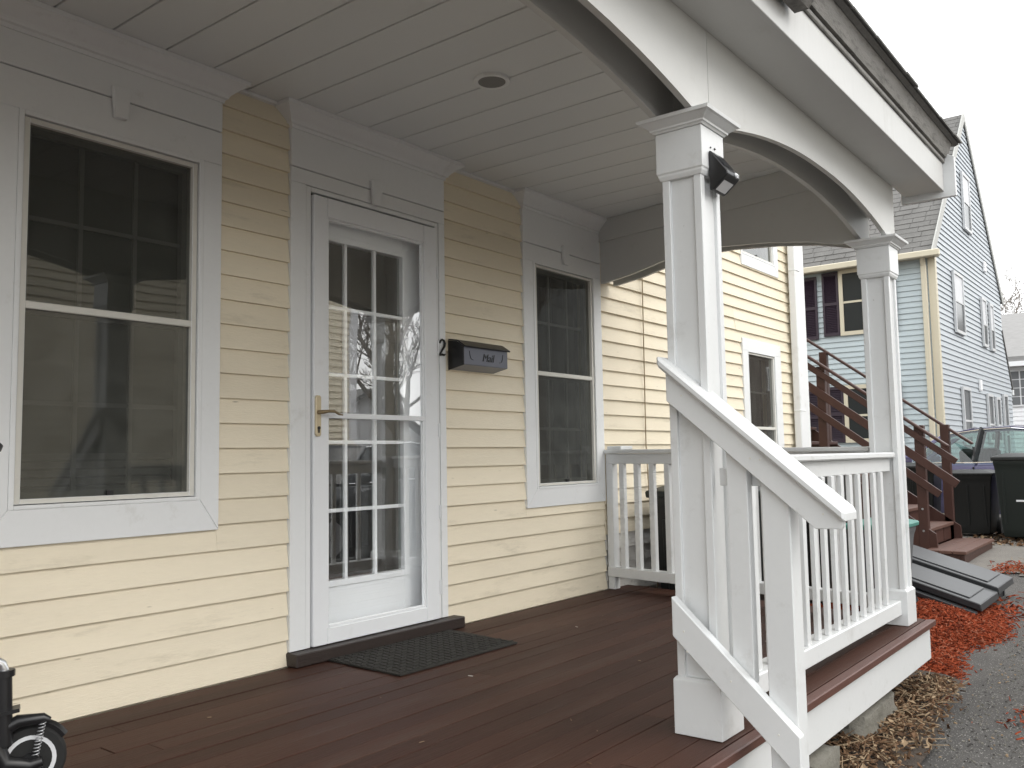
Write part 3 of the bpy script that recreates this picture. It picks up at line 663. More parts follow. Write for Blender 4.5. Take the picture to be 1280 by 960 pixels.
# ---- stroller (only one wheel and part of the frame reach into the picture)
st = thing('stroller', 'black stroller parked on the deck at the left, white rimmed wheel showing', 'stroller', (.2, -.45, 0))
ax = Vector((.42, .90, 0)).normalized(); hd = Vector((.90, -.42, 0)).normalized()
def wheel(c, par, r_=.088):
    c = Vector(c); M = Matrix((hd, ax, Vector((0, 0, 1)))).transposed()
    def ring(prof, n=28):
        b = MB(); b.lathe(prof, (0, 0, 0), 'y', n); b.v = [tuple(c+M @ Vector(v)) for v in b.v]; return b
    w_ = ring([(r_*.70, -.017), (r_*.93, -.019), (r_, -.010), (r_, .010), (r_*.93, .019), (r_*.70, .017)]).build('wheel', M_TYRE, par, smooth=50)
    q = MB(); n = 28; vs = []
    for r0, y in ((r_*.60, -.0185), (r_*.72, -.0205), (r_*.72, .0205), (r_*.60, .0185)):
        for j in range(n): an = 2*math.pi*j/n; vs.append(c+M @ Vector((r0*math.cos(an), y, r0*math.sin(an))))
    q.add(vs, [(i*n+j, i*n+(j+1) % n, ((i+1) % 4)*n+(j+1) % n, ((i+1) % 4)*n+j) for i in range(4) for j in range(n)]); q.build('rim', M_WPLAS, w_, smooth=50)
    s = MB()
    for k in range(3):
        an = k*2.094+.5; d_ = M @ Vector((math.cos(an), 0, math.sin(an))); s.bar(c-ax*.004, c+d_*r_*.66-ax*.004, .018, .012, ax)
    s.lathe([(.018, -.024), (.018, .024)], (0, 0, 0), 'y', 12); s.v = s.v[:24]+[tuple(c+M @ Vector(v)) for v in s.v[24:]]; s.build('spokes', M_BLACK, w_)
    return w_
WC = Vector((.572, -.575, .088))
wheel(WC, st); wheel(WC-ax*.42, st)
b = MB()
def arc(r_, a0, a1, n, off): return [WC+hd*r_*math.cos(lerp(a0, a1, i/n))+Vector((0, 0, 1))*r_*math.sin(lerp(a0, a1, i/n))+off for i in range(n+1)]
b.tube([WC-hd*.10-ax*.03+Vector((0, 0, .04)), WC-hd*.075-ax*.03+Vector((0, 0, .085)), WC-hd*.03-ax*.028+Vector((0, 0, .108)), WC+hd*.03-ax*.028+Vector((0, 0, .108)), WC+hd*.045-ax*.028+Vector((0, 0, .100))], [.018, .02, .017, .013, .008], 8)
b.tube([WC-hd*.09-ax*.03+Vector((0, 0, .06)), WC-hd*.06-ax*.032+Vector((0, 0, .0)), WC-ax*.032+Vector((0, 0, -.012)), WC+hd*.03-ax*.032+Vector((0, 0, -.004))], [.028, .026, .02, .014], 8)
b.tube(arc(.093, 2.7, .55, 10, ax*0), .014, 6); b.build('mudguard', M_BLACK, st, smooth=60)
sp = MB(); pts = []
p0, p1 = WC+hd*.012-ax*.036+Vector((0, 0, .012)), WC+hd*.028-ax*.036+Vector((0, 0, .098))
for i in range(97):
    t = i/96; an = t*2*math.pi*10; pts.append(p0.lerp(p1, t)+(hd*math.cos(an)+ax*math.sin(an))*.008)
sp.tube(pts, .0016, 5); sp.build('spring', M_STEEL, st, smooth=80)
b = MB(); TB = WC-hd*.062-ax*.03
b.tube([TB+Vector((0, 0, .05)), TB+Vector((-.005, .003, .235))], .021, 10); b.tube([TB+Vector((-.003, 0, .23)), TB+Vector((-.003, 0, .247))], .025, 10)
b.bar(TB-hd*.02+Vector((0, 0, .135)), TB+hd*.035+Vector((0, 0, .142)), .05, .010); b.build('leg_sleeve', M_BLACK, st, smooth=50)
b = MB(); b.tube([TB+Vector((-.004, 0, .24)), TB+Vector((-.012, 0, .262)), TB+Vector((-.045, .01, .288)), TB+Vector((-.12, .03, .32)), TB+Vector((-.28, .08, .40)), TB+Vector((-.5, .14, .62))], .014, 10); b.build('frame_tube', M_STEEL, st, smooth=60)
b = MB(); H0 = Vector((.12, -.52, .50)); b.tube([H0, Vector((.32, -.545, .72)), Vector((.43, -.545, .86)), Vector((.474, -.545, .925))], .012, 10); b.tube([Vector((.474, -.545, .925)), Vector((.484, -.545, .935))], [.016, .010], 10); b.build('handlebar', M_BLACK, st, smooth=60)
b = MB(); b.prism([(.32, .33), (.28, .44), (-.05, .42), (-.33, .80), (-.40, .76), (-.14, .34)], -.60, -.18, 'y'); b.build('seat', M_SEAT, st, .02)
wheel((-.25, -.45, .088), st); b = MB(); b.tube([(-.25, -.48, .09), (-.12, -.46, .40), (.05, -.45, .42)], .014, 8); b.build('frame_tube', M_STEEL, st, smooth=60)

# ================================================================== AROUND THE YELLOW HOUSE
cd = MB().tube([(5.02, -.006, 3.4), (5.022, -.004, 2.17), (5.010, -.006, 1.55), (5.006, -.004, .95), (5.03, -.008, .47), (5.05, -.02, .25), (5.03, -.02, .10), (5.07, -.03, .0), (5.05, -.02, -.35)], .0045, 6).build('wall_wire', M_CORD, smooth=60)
tag(cd, 'thin tan wire hanging down the cream clapboards past the porch end', 'wire')
def cart(name, label, loc, rz, wd, dp, ht, mb_, ml, group=None, strip=False):
    """wheeled bin; front faces local -Y"""
    t = thing(name, label, 'trash cart', (0, 0, 0), group)
    b = MB(); lv = [(.06, -.07), (.14, -.055), (ht*.80, -.012), (ht*.86, -.004), (ht*.88, .004), (ht*.93, .004)]
    b.flare(-wd/2, wd/2, -dp/2, dp/2, lv); body = b.build('bin_body', mb_, t, .012, smooth=35)
    b = MB()
    for i in range(3):
        b.box(-wd/2+.10+i*(wd-.2)/2-.012, -wd/2+.10+i*(wd-.2)/2+.012, -dp/2-.004, -dp/2+.03, ht*.2, ht*.78)
    b.v = [(x, y+.055*(1-z/(ht*.85)), z) for x, y, z in b.v]; b.build('rib', mb_, t, .003)
    b = MB(); b.flare(-wd/2, wd/2, -dp/2, dp/2, [(ht*.915, .020), (ht*.955, .024), (ht*.962, .010), (ht*.985, -.06), (ht, -.12)]); lid = b.build('lid', ml, t, .006, smooth=35)
    b = MB(); b.tube([(-wd/2+.05, dp/2+.0, ht*.93), (-wd/2+.05, dp/2+.06, ht*.95), (wd/2-.05, dp/2+.06, ht*.95), (wd/2-.05, dp/2, ht*.93)], .014, 8); b.build('handle', mb_, t)
    b = MB()
    for i in range(7): b.box(-wd/2+.12+i*(wd-.24)/6-.01, -wd/2+.12+i*(wd-.24)/6+.01, -dp/2-.026, -dp/2-.018, ht*.925, ht*.945)
    b.build('lid_rib', ml, t)
    for sx in (-1, 1):
        w_ = MB().lathe([(.05, -.025), (.12, -.025), (.125, -.015), (.125, .015), (.12, .025), (.05, .025)], (sx*(wd/2-.04), dp/2-.05, .125), 'x', 20).build('wheel', M_TYRE, t, smooth=45)
        MB().lathe([(.045, -.028), (.045, .028)], (sx*(wd/2-.04), dp/2-.05, .125), 'x', 12).build('hub', M_GREYC, w_)
    if strip: MB().box(-wd*.18, wd*.30, -dp/2-.002+.03, -dp/2+.012+.02, ht*.455, ht*.475).build('label_strip', M_WPLAS, t)
    t.location = loc; t.rotation_euler.z = rz; return t
cart('trash_cart', 'dark green trash cart against the cream wall behind the end railing', (5.12, -.46, Gz(5)), R(-90), .64, .66, 1.08, M_CARTB, M_CART, group='dark wheeled trash carts')
cart('trash_cart', 'black trash cart seen between the front balusters, beyond the green one', (6.15, -.60, Gz(6)), R(-90), .78, .74, 1.20, M_CARTB, M_CARTB, group='dark wheeled trash carts')
cart('recycling_cart', 'narrow grey recycling cart with a teal lid behind the far porch post', (5.95, -1.325, Gz(6)), R(-90), .33, .50, .80, M_GREYC, M_TEAL)
cart('trash_cart', 'large dark green cart standing right of the red stairs in front of the car', (12.5, -1.39, Gz(12.5)), R(-90), .72, .78, 1.12, M_CART, M_CARTB, group='dark wheeled trash carts', strip=True)
cart('trash_cart', 'shorter black cart tucked between the red stairs and the larger cart', (12.75, -.66, Gz(12.5)), R(-92), .60, .62, .90, M_CARTB, M_CARTB, group='dark wheeled trash carts')

cart('trash_cart', 'black cart half hidden behind the lowest treads of the red stairs', (12.95, .10, Gz(12.5)), R(-88), .60, .62, 1.0, M_CARTB, M_CARTB, group='dark wheeled trash carts')

# ---- cellar bulkhead
bk = thing('cellar_bulkhead', 'dark grey sloping cellar doors against the house beside the mulch', 'bulkhead', (7.5, -.9, Gz(7.5)))
by0, bz0, by1, bz1 = -.02, .30, -1.80, -.245
sl_b = (bz1-bz0)/(by1-by0)
def bz(y): return bz0+sl_b*(y-by0)
for x0_, x1_, up_ in ((6.62, 7.31, .0), (7.33, 8.02, .03)):
    b = MB(); b.prism([(by0, bz(by0)+up_), (by1, bz(by1)+up_), (by1-.01, bz(by1)+up_-.055), (by0, bz(by0)+up_-.055)], x0_, x1_, 'x'); leaf = b.build('door_leaf', M_BULK, bk, .006)
    b = MB(); b.prism([(by0-.1, bz(by0-.1)+up_+.001), (by1+.08, bz(by1+.08)+up_+.001), (by1+.08, bz(by1+.08)+up_+.010), (by0-.1, bz(by0-.1)+up_+.010)], x0_+.07, x1_-.07, 'x'); b.build('leaf_panel', M_BULK, leaf, .004)
    b = MB(); yy = -.95; xx = x0_+.14
    b.tube([(xx, yy, bz(yy)+up_+.008), (xx, yy-.01, bz(yy)+up_+.04), (xx, yy-.09, bz(yy-.09)+up_+.04), (xx, yy-.10, bz(yy-.1)+up_+.008)], .007, 6); b.build('handle', M_BLACK, leaf)
b = MB(); b.prism([(by0, -.5), (by0, bz(by0)-.06), (by1+.06, bz(by1+.06)-.06), (by1+.06, -.5)], 6.64, 6.68, 'x'); b.prism([(by0, -.5), (by0, bz(by0)-.06), (by1+.06, bz(by1+.06)-.06), (by1+.06, -.5)], 7.96, 8.00, 'x')
b.box(6.68, 7.96, by1+.07, by1+.11, -.5, bz(by1+.07)-.058); b.build('side_wall', M_BULK, bk)
b = MB(); b.prism([(by0-.25, bz(by0-.25)-.056), (by1+.02, bz(by1)-.054), (by1+.02, bz(by1)-.085), (by0-.25, bz(by0-.25)-.10)], 6.55, 6.62, 'x'); b.build('sill_flange', M_BULK, bk, .004)

# ---- outside stairs
stt = thing('outdoor_staircase', 'red brown wooden outdoor staircase with plank railings rising behind the house corner', 'staircase', (10.6, 0, Gz(10.6)))
NX, FX, SLP = 10.0, 11.25, .745
def zr(y, y0, z0): return z0+SLP*(y-y0)
for i, (yy) in enumerate([0, 1, 2]):
    MB().box(9.74+.0, 11.35, -1.12+.136*i, -1.12+.136*i+.130, -.235, -.200).build('platform_board', M_TREAD, stt, .005)
MB().box(9.76, 11.33, -1.10, -1.06, -.345, -.236).build('platform_edge', M_STAIR, stt, .004); MB().box(9.765, 9.80, -1.058, -.72, -.345, -.236).build('platform_edge', M_STAIR, stt, .004)
for x_ in (9.85, 11.1): MB().box(x_, x_+.2, -1.05, -.75, -.5, -.346).build('platform_foot', M_THR, stt)
NST = 15
for i in range(NST):
    y0_ = -.71+.268*i; z_ = .0+.2*i
    MB().box(NX+.03, FX-.005, y0_, y0_+.285, z_-.038, z_).build('tread', M_TREAD if i < 5 else M_STAIR, stt, .004)
    if i < 4:
        for k_ in range(3): MB().box(NX+.06+k_*.39, NX+.43+k_*.39, y0_+.03, y0_+.05, z_-.20, z_-.039).build('riser_board', M_STAIR, stt)
for x_ in (NX, FX):
    b = MB(); b.prism([(-.80, Gz(10)), (-.60, Gz(10)), (3.4, 2.60), (3.4, 2.92), (-.78, -.05)], x_-.0, x_+.04, 'x'); b.build('stringer', M_STAIR, stt)
for x_, offs in ((NX, 0), (FX, .03)):
    xo = x_-.03 if x_ == NX else x_+.045
    b = MB(); b.bar((xo, -.96, .905+offs), (xo, 3.4, .905+offs+SLP*4.36), .08, .032); b.build('handrail', M_TREAD if 0 else M_STAIR, stt, .008)
    for dz, w_ in ((.115, .07), (.36, .09), (.605, .08)) if x_ == NX else ():
        b = MB(); ys = -1.03 if dz < .6 else -.85
        b.bar((xo, ys, .905+offs-dz+SLP*(ys+.96)), (xo, 3.4, .905+offs-dz+SLP*4.36), .035, w_); b.build('rail_board', M_STAIR, stt, .003)
    for yy in (-.66, .40 if x_ == NX else .78, 1.9, 3.2):
        top = .905+offs+SLP*(yy+.96)+(.02 if yy < 0 else -.03)
        MB().box(x_+(-.013 if x_ == NX else -.0) , x_+(.087 if x_ == NX else .0)+(.10 if x_ != NX else 0)-.012, yy-.05, yy+.05, max(Gz(10), top-1.5), top).build('post', M_STAIR, stt, .004)
b = MB()
for zz in (-.02, .22): b.tube([(NX-.014, -.66, zz), (NX-.022, -.66, zz)], .012, 8)
b.build('bolt', M_STEEL, stt)
MB().tube([(FX+.045, -.965, .90), (FX+.045, -.968, .79)], .012, 6).build('rail_end', M_BLACK, stt)
MB().box(NX-.05, FX+.1, 3.3, 5.0, 2.78, 2.9).build('landing', M_STAIR, stt)
for x_ in (NX, FX):
    MB().box(x_-.05, x_+.05, 4.85, 4.95, Gz(10), 3.9).build('post', M_STAIR, stt)

# ================================================================== BLUE HOUSE
bh = thing('blue_house', 'pale blue sided house with grey gable roof and plum shutters', 'house', (20, 4, -.3))
XB, YB, XE, XP, ZE, ZP, YBK = 16.83, .503, 23.7, 20.31, 4.62, 8.05, 9.5
def gab(x):      # roof line over the gable wall
    return ZE+(x-XB)*(ZP-ZE)/(XP-XB) if x < XP else ZP-(x-XP)*(ZP-ZE)/(XE-XP)
b = MB(); b.prism([(XB, -.5), (XE, -.5), (XE, ZE), (XP, ZP-.04), (XB, ZE)], YB+.02, YBK, 'y'); b.build('wall', M_BLUE, bh)
XA = 24.55
b = MB(); b.prism([(XE, -.5), (XA, -.5), (XA, 2.45), (XE, 3.6)], YB+.3, YBK, 'y'); addn = b.build('side_wing', M_BLUEG, bh)
b = MB(); z = -.35; hh = .1045
while z < ZP-.1:
    zt = z+hh
    if zt <= ZE: xl, xr_ = XB+.02, XE
    else:
        f_ = (zt-ZE)/(ZP-ZE); xl, xr_ = XB+f_*(XP-XB)+.01, XE-f_*(XE-XP)-.01
    if zt < 3.6: xr_ = XE+min(.85, max(0, (3.6-zt)*.74))
    if xr_-xl > .1: b.prism([(YB-.006, z), (YB+.021, z), (YB+.021, zt), (YB+.014, zt)], xl, xr_, 'x')
    z += hh
tag(b.build('gable_siding', M_BLUEG, bh), kind='stuff')
b = MB(); z = -.35
while z < ZE-.22:
    b.prism([(XB-.026, z), (XB+.001, z), (XB+.001, z+hh), (XB-.006, z+hh)], YB+.11, YBK, 'y'); z += hh
# (profile given in x,z)
tag(b.build('side_siding', M_BLUE, bh), kind='stuff')
MB().box(XB-.022, XB, YB+.11, YBK, ZE-.24, ZE-.06).build('frieze_board', M_BLUE, bh)
b = MB(); b.box(XB-.036, XB+.001, YB-.012, YB+.11, -.4, ZE-.12); b.box(XB, XB+.10, YB-.013, YB+.019, -.4, ZE-.1); b.build('corner_board', M_CREAM, bh)
b = MB(); b.box(XB-.12, XB-.04, YB+.13, YB+.22, -.3, ZE-.35); b.bar((XB-.08, YB+.175, ZE-.36), (XB-.2, YB+.175, ZE-.12), .09, .08, (0, 1, 0)); b.build('downspout', M_CREAM, bh, .01)
ov = .22
b = MB(); kx = (ZP-ZE)/(XP-XB)
b.prism([(XB-ov, ZE-ov*kx+.02), (XP, ZP+.04), (XE+ov, ZE-ov*kx+.02), (XE+ov, ZE-ov*kx+.08), (XP, ZP+.11), (XB-ov, ZE-ov*kx+.08)], YB-.008, YBK+.2, 'y'); rf = b.build('roof', M_SHING, bh)
b = MB(); n_r = 30
L_ = math.hypot(XP-XB+ov, ZP-ZE+ov*kx); 
for j in range(n_r):
    t0, t1 = j/n_r, (j+1.15)/n_r
    yy = YB-.02-(j % 2)*.1
    while yy < YBK+.2:
        wd = random.uniform(.18, .42); e_ = min(yy+wd, YBK+.2)
        lift = random.uniform(.012, .022)
        a_ = Vector((lerp(XB-ov, XP, t0), 0, lerp(ZE-ov*kx+.08, ZP+.11, t0))); c_ = Vector((lerp(XB-ov, XP, min(t1, 1)), 0, lerp(ZE-ov*kx+.08, ZP+.11, min(t1, 1))))
        nn = Vector((-kx, 0, 1)).normalized()
        b.prism([((a_+nn*lift).x, (a_+nn*lift).z), (a_.x, a_.z+.001), ((c_+nn*.002).x, (c_+nn*.002).z), ((c_+nn*.006).x, (c_+nn*.006).z)], max(yy, YB-.02), e_-.01, 'y'); yy = e_
tag(b.build('shingles', M_SHING, rf), kind='stuff')
b = MB()
b.bar((XB-ov, YB-.024, ZE-ov*kx+.03), (XP, YB-.024, ZP+.075), .024, .17); b.bar((XP, YB-.0245, ZP+.075), (XE+ov, YB-.0245, ZE-ov*kx+.03), .024, .17); b.build('rake_board', mat('grey_rake_trim', (.4, .4, .38), .6), bh)
b = MB(); b.box(XB-ov-.10, XB-ov+.01, YB-.15, YBK, ZE-ov*kx-.03, ZE-ov*kx+.09); b.box(XB-ov, XB, YB-.1, YBK, ZE-ov*kx-.01, ZE-ov*kx+.02); b.build('gutter', M_CREAM, bh, .015)
b = MB(); b.prism([(XE-.05, 3.66), (XA+.15, 2.28), (XA+.15, 2.36), (XE-.05, 3.75)], YB-.02, YBK, 'y'); b.build('wing_roof', M_SHING, bh)
MB().box(XA+.02, XA+.16, YB-.03, YBK, 2.2, 2.33).build('gutter', M_TRIM, bh)
M_WT = mat('grey_white_window_trim', (.55, .56, .57), .5, .05, 4); M_HALF = mat('drawn_white_shade', (.62, .63, .65), .6, .05, 4)
def bwin(axis, a0, a1, z0, z1, mid, trim, shade=False, tw=.06):
    """window of the blue house on the gable (axis 'g') or on the side wall ('s')"""
    def bx(b, u0, u1, d0, d1, w0, w1):
        if axis == 'g': b.box(u0, u1, YB-.008-d1, YB-.008-d0, w0, w1)
        else: b.box(XB-.016-d1, XB-.016-d0, u0, u1, w0, w1)
    b = MB(); bx(b, a0, a0+tw, 0, .045, z0, z1); bx(b, a1-tw, a1, 0, .045, z0, z1); bx(b, a0+tw, a1-tw, 0, .0451, z1-tw, z1); bx(b, a0+tw, a1-tw, 0, .0452, z0, z0+tw); bx(b, a0+tw, a1-tw, 0, .035, mid-.02, mid+.02)
    w_ = b.build('window', trim, bh)
    for za, zb, s in ((z0+tw, mid-.02, False), (mid+.02, z1-tw, shade)):
        q = MB(); bx(q, a0+tw, a1-tw, 0, .024, za, zb); q.build('pane', M_HALF if s else M_BGL, w_)
M_BGL = mat('dark_window_glass', (.022, .026, .028), .22, .1, 2, spec=.25)
bwin('g', 19.62, 20.36, 5.48, 6.72, 6.10, M_WT, True); bwin('g', 18.2, 19.08, 3.15, 4.38, 3.79, M_WT, True)
bwin('g', 21.0, 21.5, 3.12, 4.22, 3.62, M_WT, True); bwin('g', 21.92, 22.38, 3.1, 4.20, 3.6, M_WT, True)
bwin('g', 18.45, 19.2, .95, 2.1, 1.43, M_WT); bwin('g', 21.04, 21.66, 1.0, 2.08, 1.40, M_WT); bwin('g', 22.08, 22.56, 1.0, 2.05, 1.40, M_WT); bwin('g', 23.05, 23.6, .2, 2.16, 1.2, M_WT)
for (x_, z_) in ((21.7, 5.0), (20.38, 2.22)): MB().box(x_-.09, x_+.09, YB-.05, YB, z_-.12, z_+.12).build('vent', M_WHITE, bh, .01)
def shutter(y0, y1, z0, z1):
    b = MB(); b.box(XB-.062, XB-.024, y0, y0+.04, z0, z1); b.box(XB-.062, XB-.024, y1-.04, y1, z0, z1)
    for za, zb in ((z0, z0+.06), (z1-.06, z1), ((z0+z1)/2-.03, (z0+z1)/2+.03)): b.box(XB-.0615, XB-.024, y0+.04, y1-.04, za, zb)
    s = b.build('shutter', M_SHUT, bh)
    q = MB(); z = z0+.065
    while z < z1-.08:
        q.prism([(XB-.055, z), (XB-.03, z+.03), (XB-.027, z+.03), (XB-.052, z)], y0+.04, y1-.04, 'y'); z += .034
    q.box(XB-.0275, XB-.024, y0+.04, y1-.04, z0+.06, z1-.06); tag(q.build('louvres', M_SHUT, s), kind='stuff')
for za, zb, md in ((3.105, 4.39, 3.75), (1.03, 2.135, 1.55)):
    bwin('s', 1.50, 2.235, za, zb, md, M_CREAM, tw=.075); shutter(2.245, 2.555, za+.01, zb-.015); shutter(1.18, 1.49, za+.01, zb-.015)
    bwin('s', 2.985, 3.72, za, zb, md, M_CREAM, tw=.075); shutter(2.665, 2.975, za-.03, zb-.06); shutter(3.73, 4.04, za+.01, zb-.015)

# ================================================================== OTHER HOUSES
wh = thing('white_house', 'distant white house with grey roof beyond the blue house', 'house', (38, 0, -.3))
b = MB(); b.box(33.6, 43, -7, 6, -.5, 3.75); b.build('wall', M_WHITE, wh)
b = MB(); z = -.3
while z < 3.4: b.prism([(33.57, z), (33.601, z), (33.601, z+.15), (33.59, z+.15)], -7, 6, 'y'); z += .15
tag(b.build('siding', M_WHITE, wh), kind='stuff')
b = MB(); b.prism([(33.1, 3.78), (38.3, 5.9), (43.5, 3.78), (43.5, 3.95), (38.3, 6.1), (33.1, 3.95)], -7.4, 6.4, 'y'); b.build('roof', mat('pale_grey_shingles', (.24, .235, .23), .9, .25, 4, (1, 1, 6)), wh)
MB().box(33.05, 33.6, -7.3, 6.3, 3.62, 3.78).build('eave', M_WHITE, wh)
for y0_ in (1.2, -1.2, 3.6):
    b = MB(); b.box(33.52, 33.6, y0_-.45, y0_+.75, 2.28, 3.52); ww = b.build('window', M_WHITE, wh)
    for i in range(3):
        for j in range(4):
            MB().box(33.5, 33.53, y0_-.39+i*.375, y0_-.06+i*.375, 2.34+j*.29, 2.60+j*.29).build('pane', mat('grey_pane', (.16, .165, .17), .2, .05) if (i, j, y0_) == (0, 0, 1.2) else bpy.data.materials['grey_pane'], ww)
# neighbour across the drive, behind the camera: what the panes mirror
nb = thing('yellow_neighbour_house', 'cream clapboard neighbour house mirrored in the window panes', 'house', (5, -13, -.4))
b = MB(); b.prism([(-9.7, -.5), (-9.7, 4.6), (-12.2, 6.4), (-14.7, 4.6), (-14.7, -.5)], 4.3, 11.0, 'x'); b.build('wall', M_SIDE, nb)
b = MB(); z = -.35
while z < 4.5: b.prism([(-9.701, z), (-9.665, z), (-9.69, z+.125), (-9.701, z+.125)], 4.3, 10.85, 'x'); z += .125
tag(b.build('siding', M_SIDE, nb), kind='stuff')
b = MB(); b.prism([(-9.3, 4.4), (-12.2, 6.45), (-15.1, 4.4), (-15.1, 4.55), (-12.2, 6.6), (-9.3, 4.55)], 4.0, 11.3, 'x'); b.build('roof', M_SHING, nb)
MB().box(10.85, 11.02, -9.70, -9.64, -.4, 5.1).build('corner_board', M_WHITE, nb)
bw = thing('added_brown_house', 'tall unseen grey brown house added to darken the reflection in the right porch window', 'house', (32.5, -18.5, -.4))  # added out of view so the right window mirrors a dark backdrop
M_BRN = mat('brown_wall_shingles', (.20, .20, .19), .9, .3, 1.5, (1, 1, 5))
b = MB(); b.prism([(26, -.5), (39, -.5), (39, 7.6), (32.5, 11.0), (26, 7.6)], -20.2, -17, 'y'); b.build('wall', M_BRN, bw)
b = MB(); b.prism([(25.6, 7.4), (32.5, 11.1), (39.4, 7.4), (39.4, 7.6), (32.5, 11.3), (25.6, 7.6)], -20.4, -16.7, 'y'); b.build('roof', M_SHING, bw)
tb = thing('added_brick_house', 'unseen dark brick house added to darken the reflection in the lower side window', 'house', (50, -24, -.4))  # added beyond view to deepen what the lower side window reflects
M_BRK = mat('dark_brick', (.10, .065, .05), .9, .3, 1.5, (1, 1, 5))
b = MB(); b.prism([(41, -.5), (60, -.5), (60, 8), (50, 11.5), (41, 8)], -30, -17.5, 'y'); b.build('wall', M_BRK, tb)
b = MB(); b.prism([(40.5, 7.8), (50, 11.6), (60.5, 7.8), (60.5, 8.0), (50, 11.8), (40.5, 8.0)], -30.3, -17.1, 'y'); b.build('roof', M_SHING, tb)
for xx in (44, 48, 52, 56):
    for zz in (1, 4.6):
        w_ = MB().box(xx-.5, xx+.5, -17.53, -17.45, zz, zz+1.5).build('window', M_WHITE, tb); MB().box(xx-.4, xx+.4, -17.47, -17.43, zz+.1, zz+1.4).build('pane', M_BGL, w_)
gh = thing('grey_gable_house', 'small white gable roofed house mirrored low in the storm door glass', 'house', (29, -34, -.4))
b = MB(); b.prism([(25.5, -.5), (33, -.5), (33, 2.0), (29.2, 4.0), (25.5, 2.0)], -38, -29, 'y'); b.build('wall', M_WHITE, gh)
b = MB(); b.prism([(25, 1.85), (29.2, 4.1), (33.5, 1.85), (33.5, 2.05), (29.2, 4.3), (25, 2.05)], -38.3, -28.6, 'y'); b.build('roof', M_SHING, gh)
for xx in (27, 29.2, 31.6):
    w_ = MB().box(xx-.5, xx+.5, -29.02, -28.95, .3, 1.5).build('window', M_WHITE, gh); MB().box(xx-.4, xx+.4, -28.97, -28.93, .4, 1.4).build('pane', M_BGL, w_)

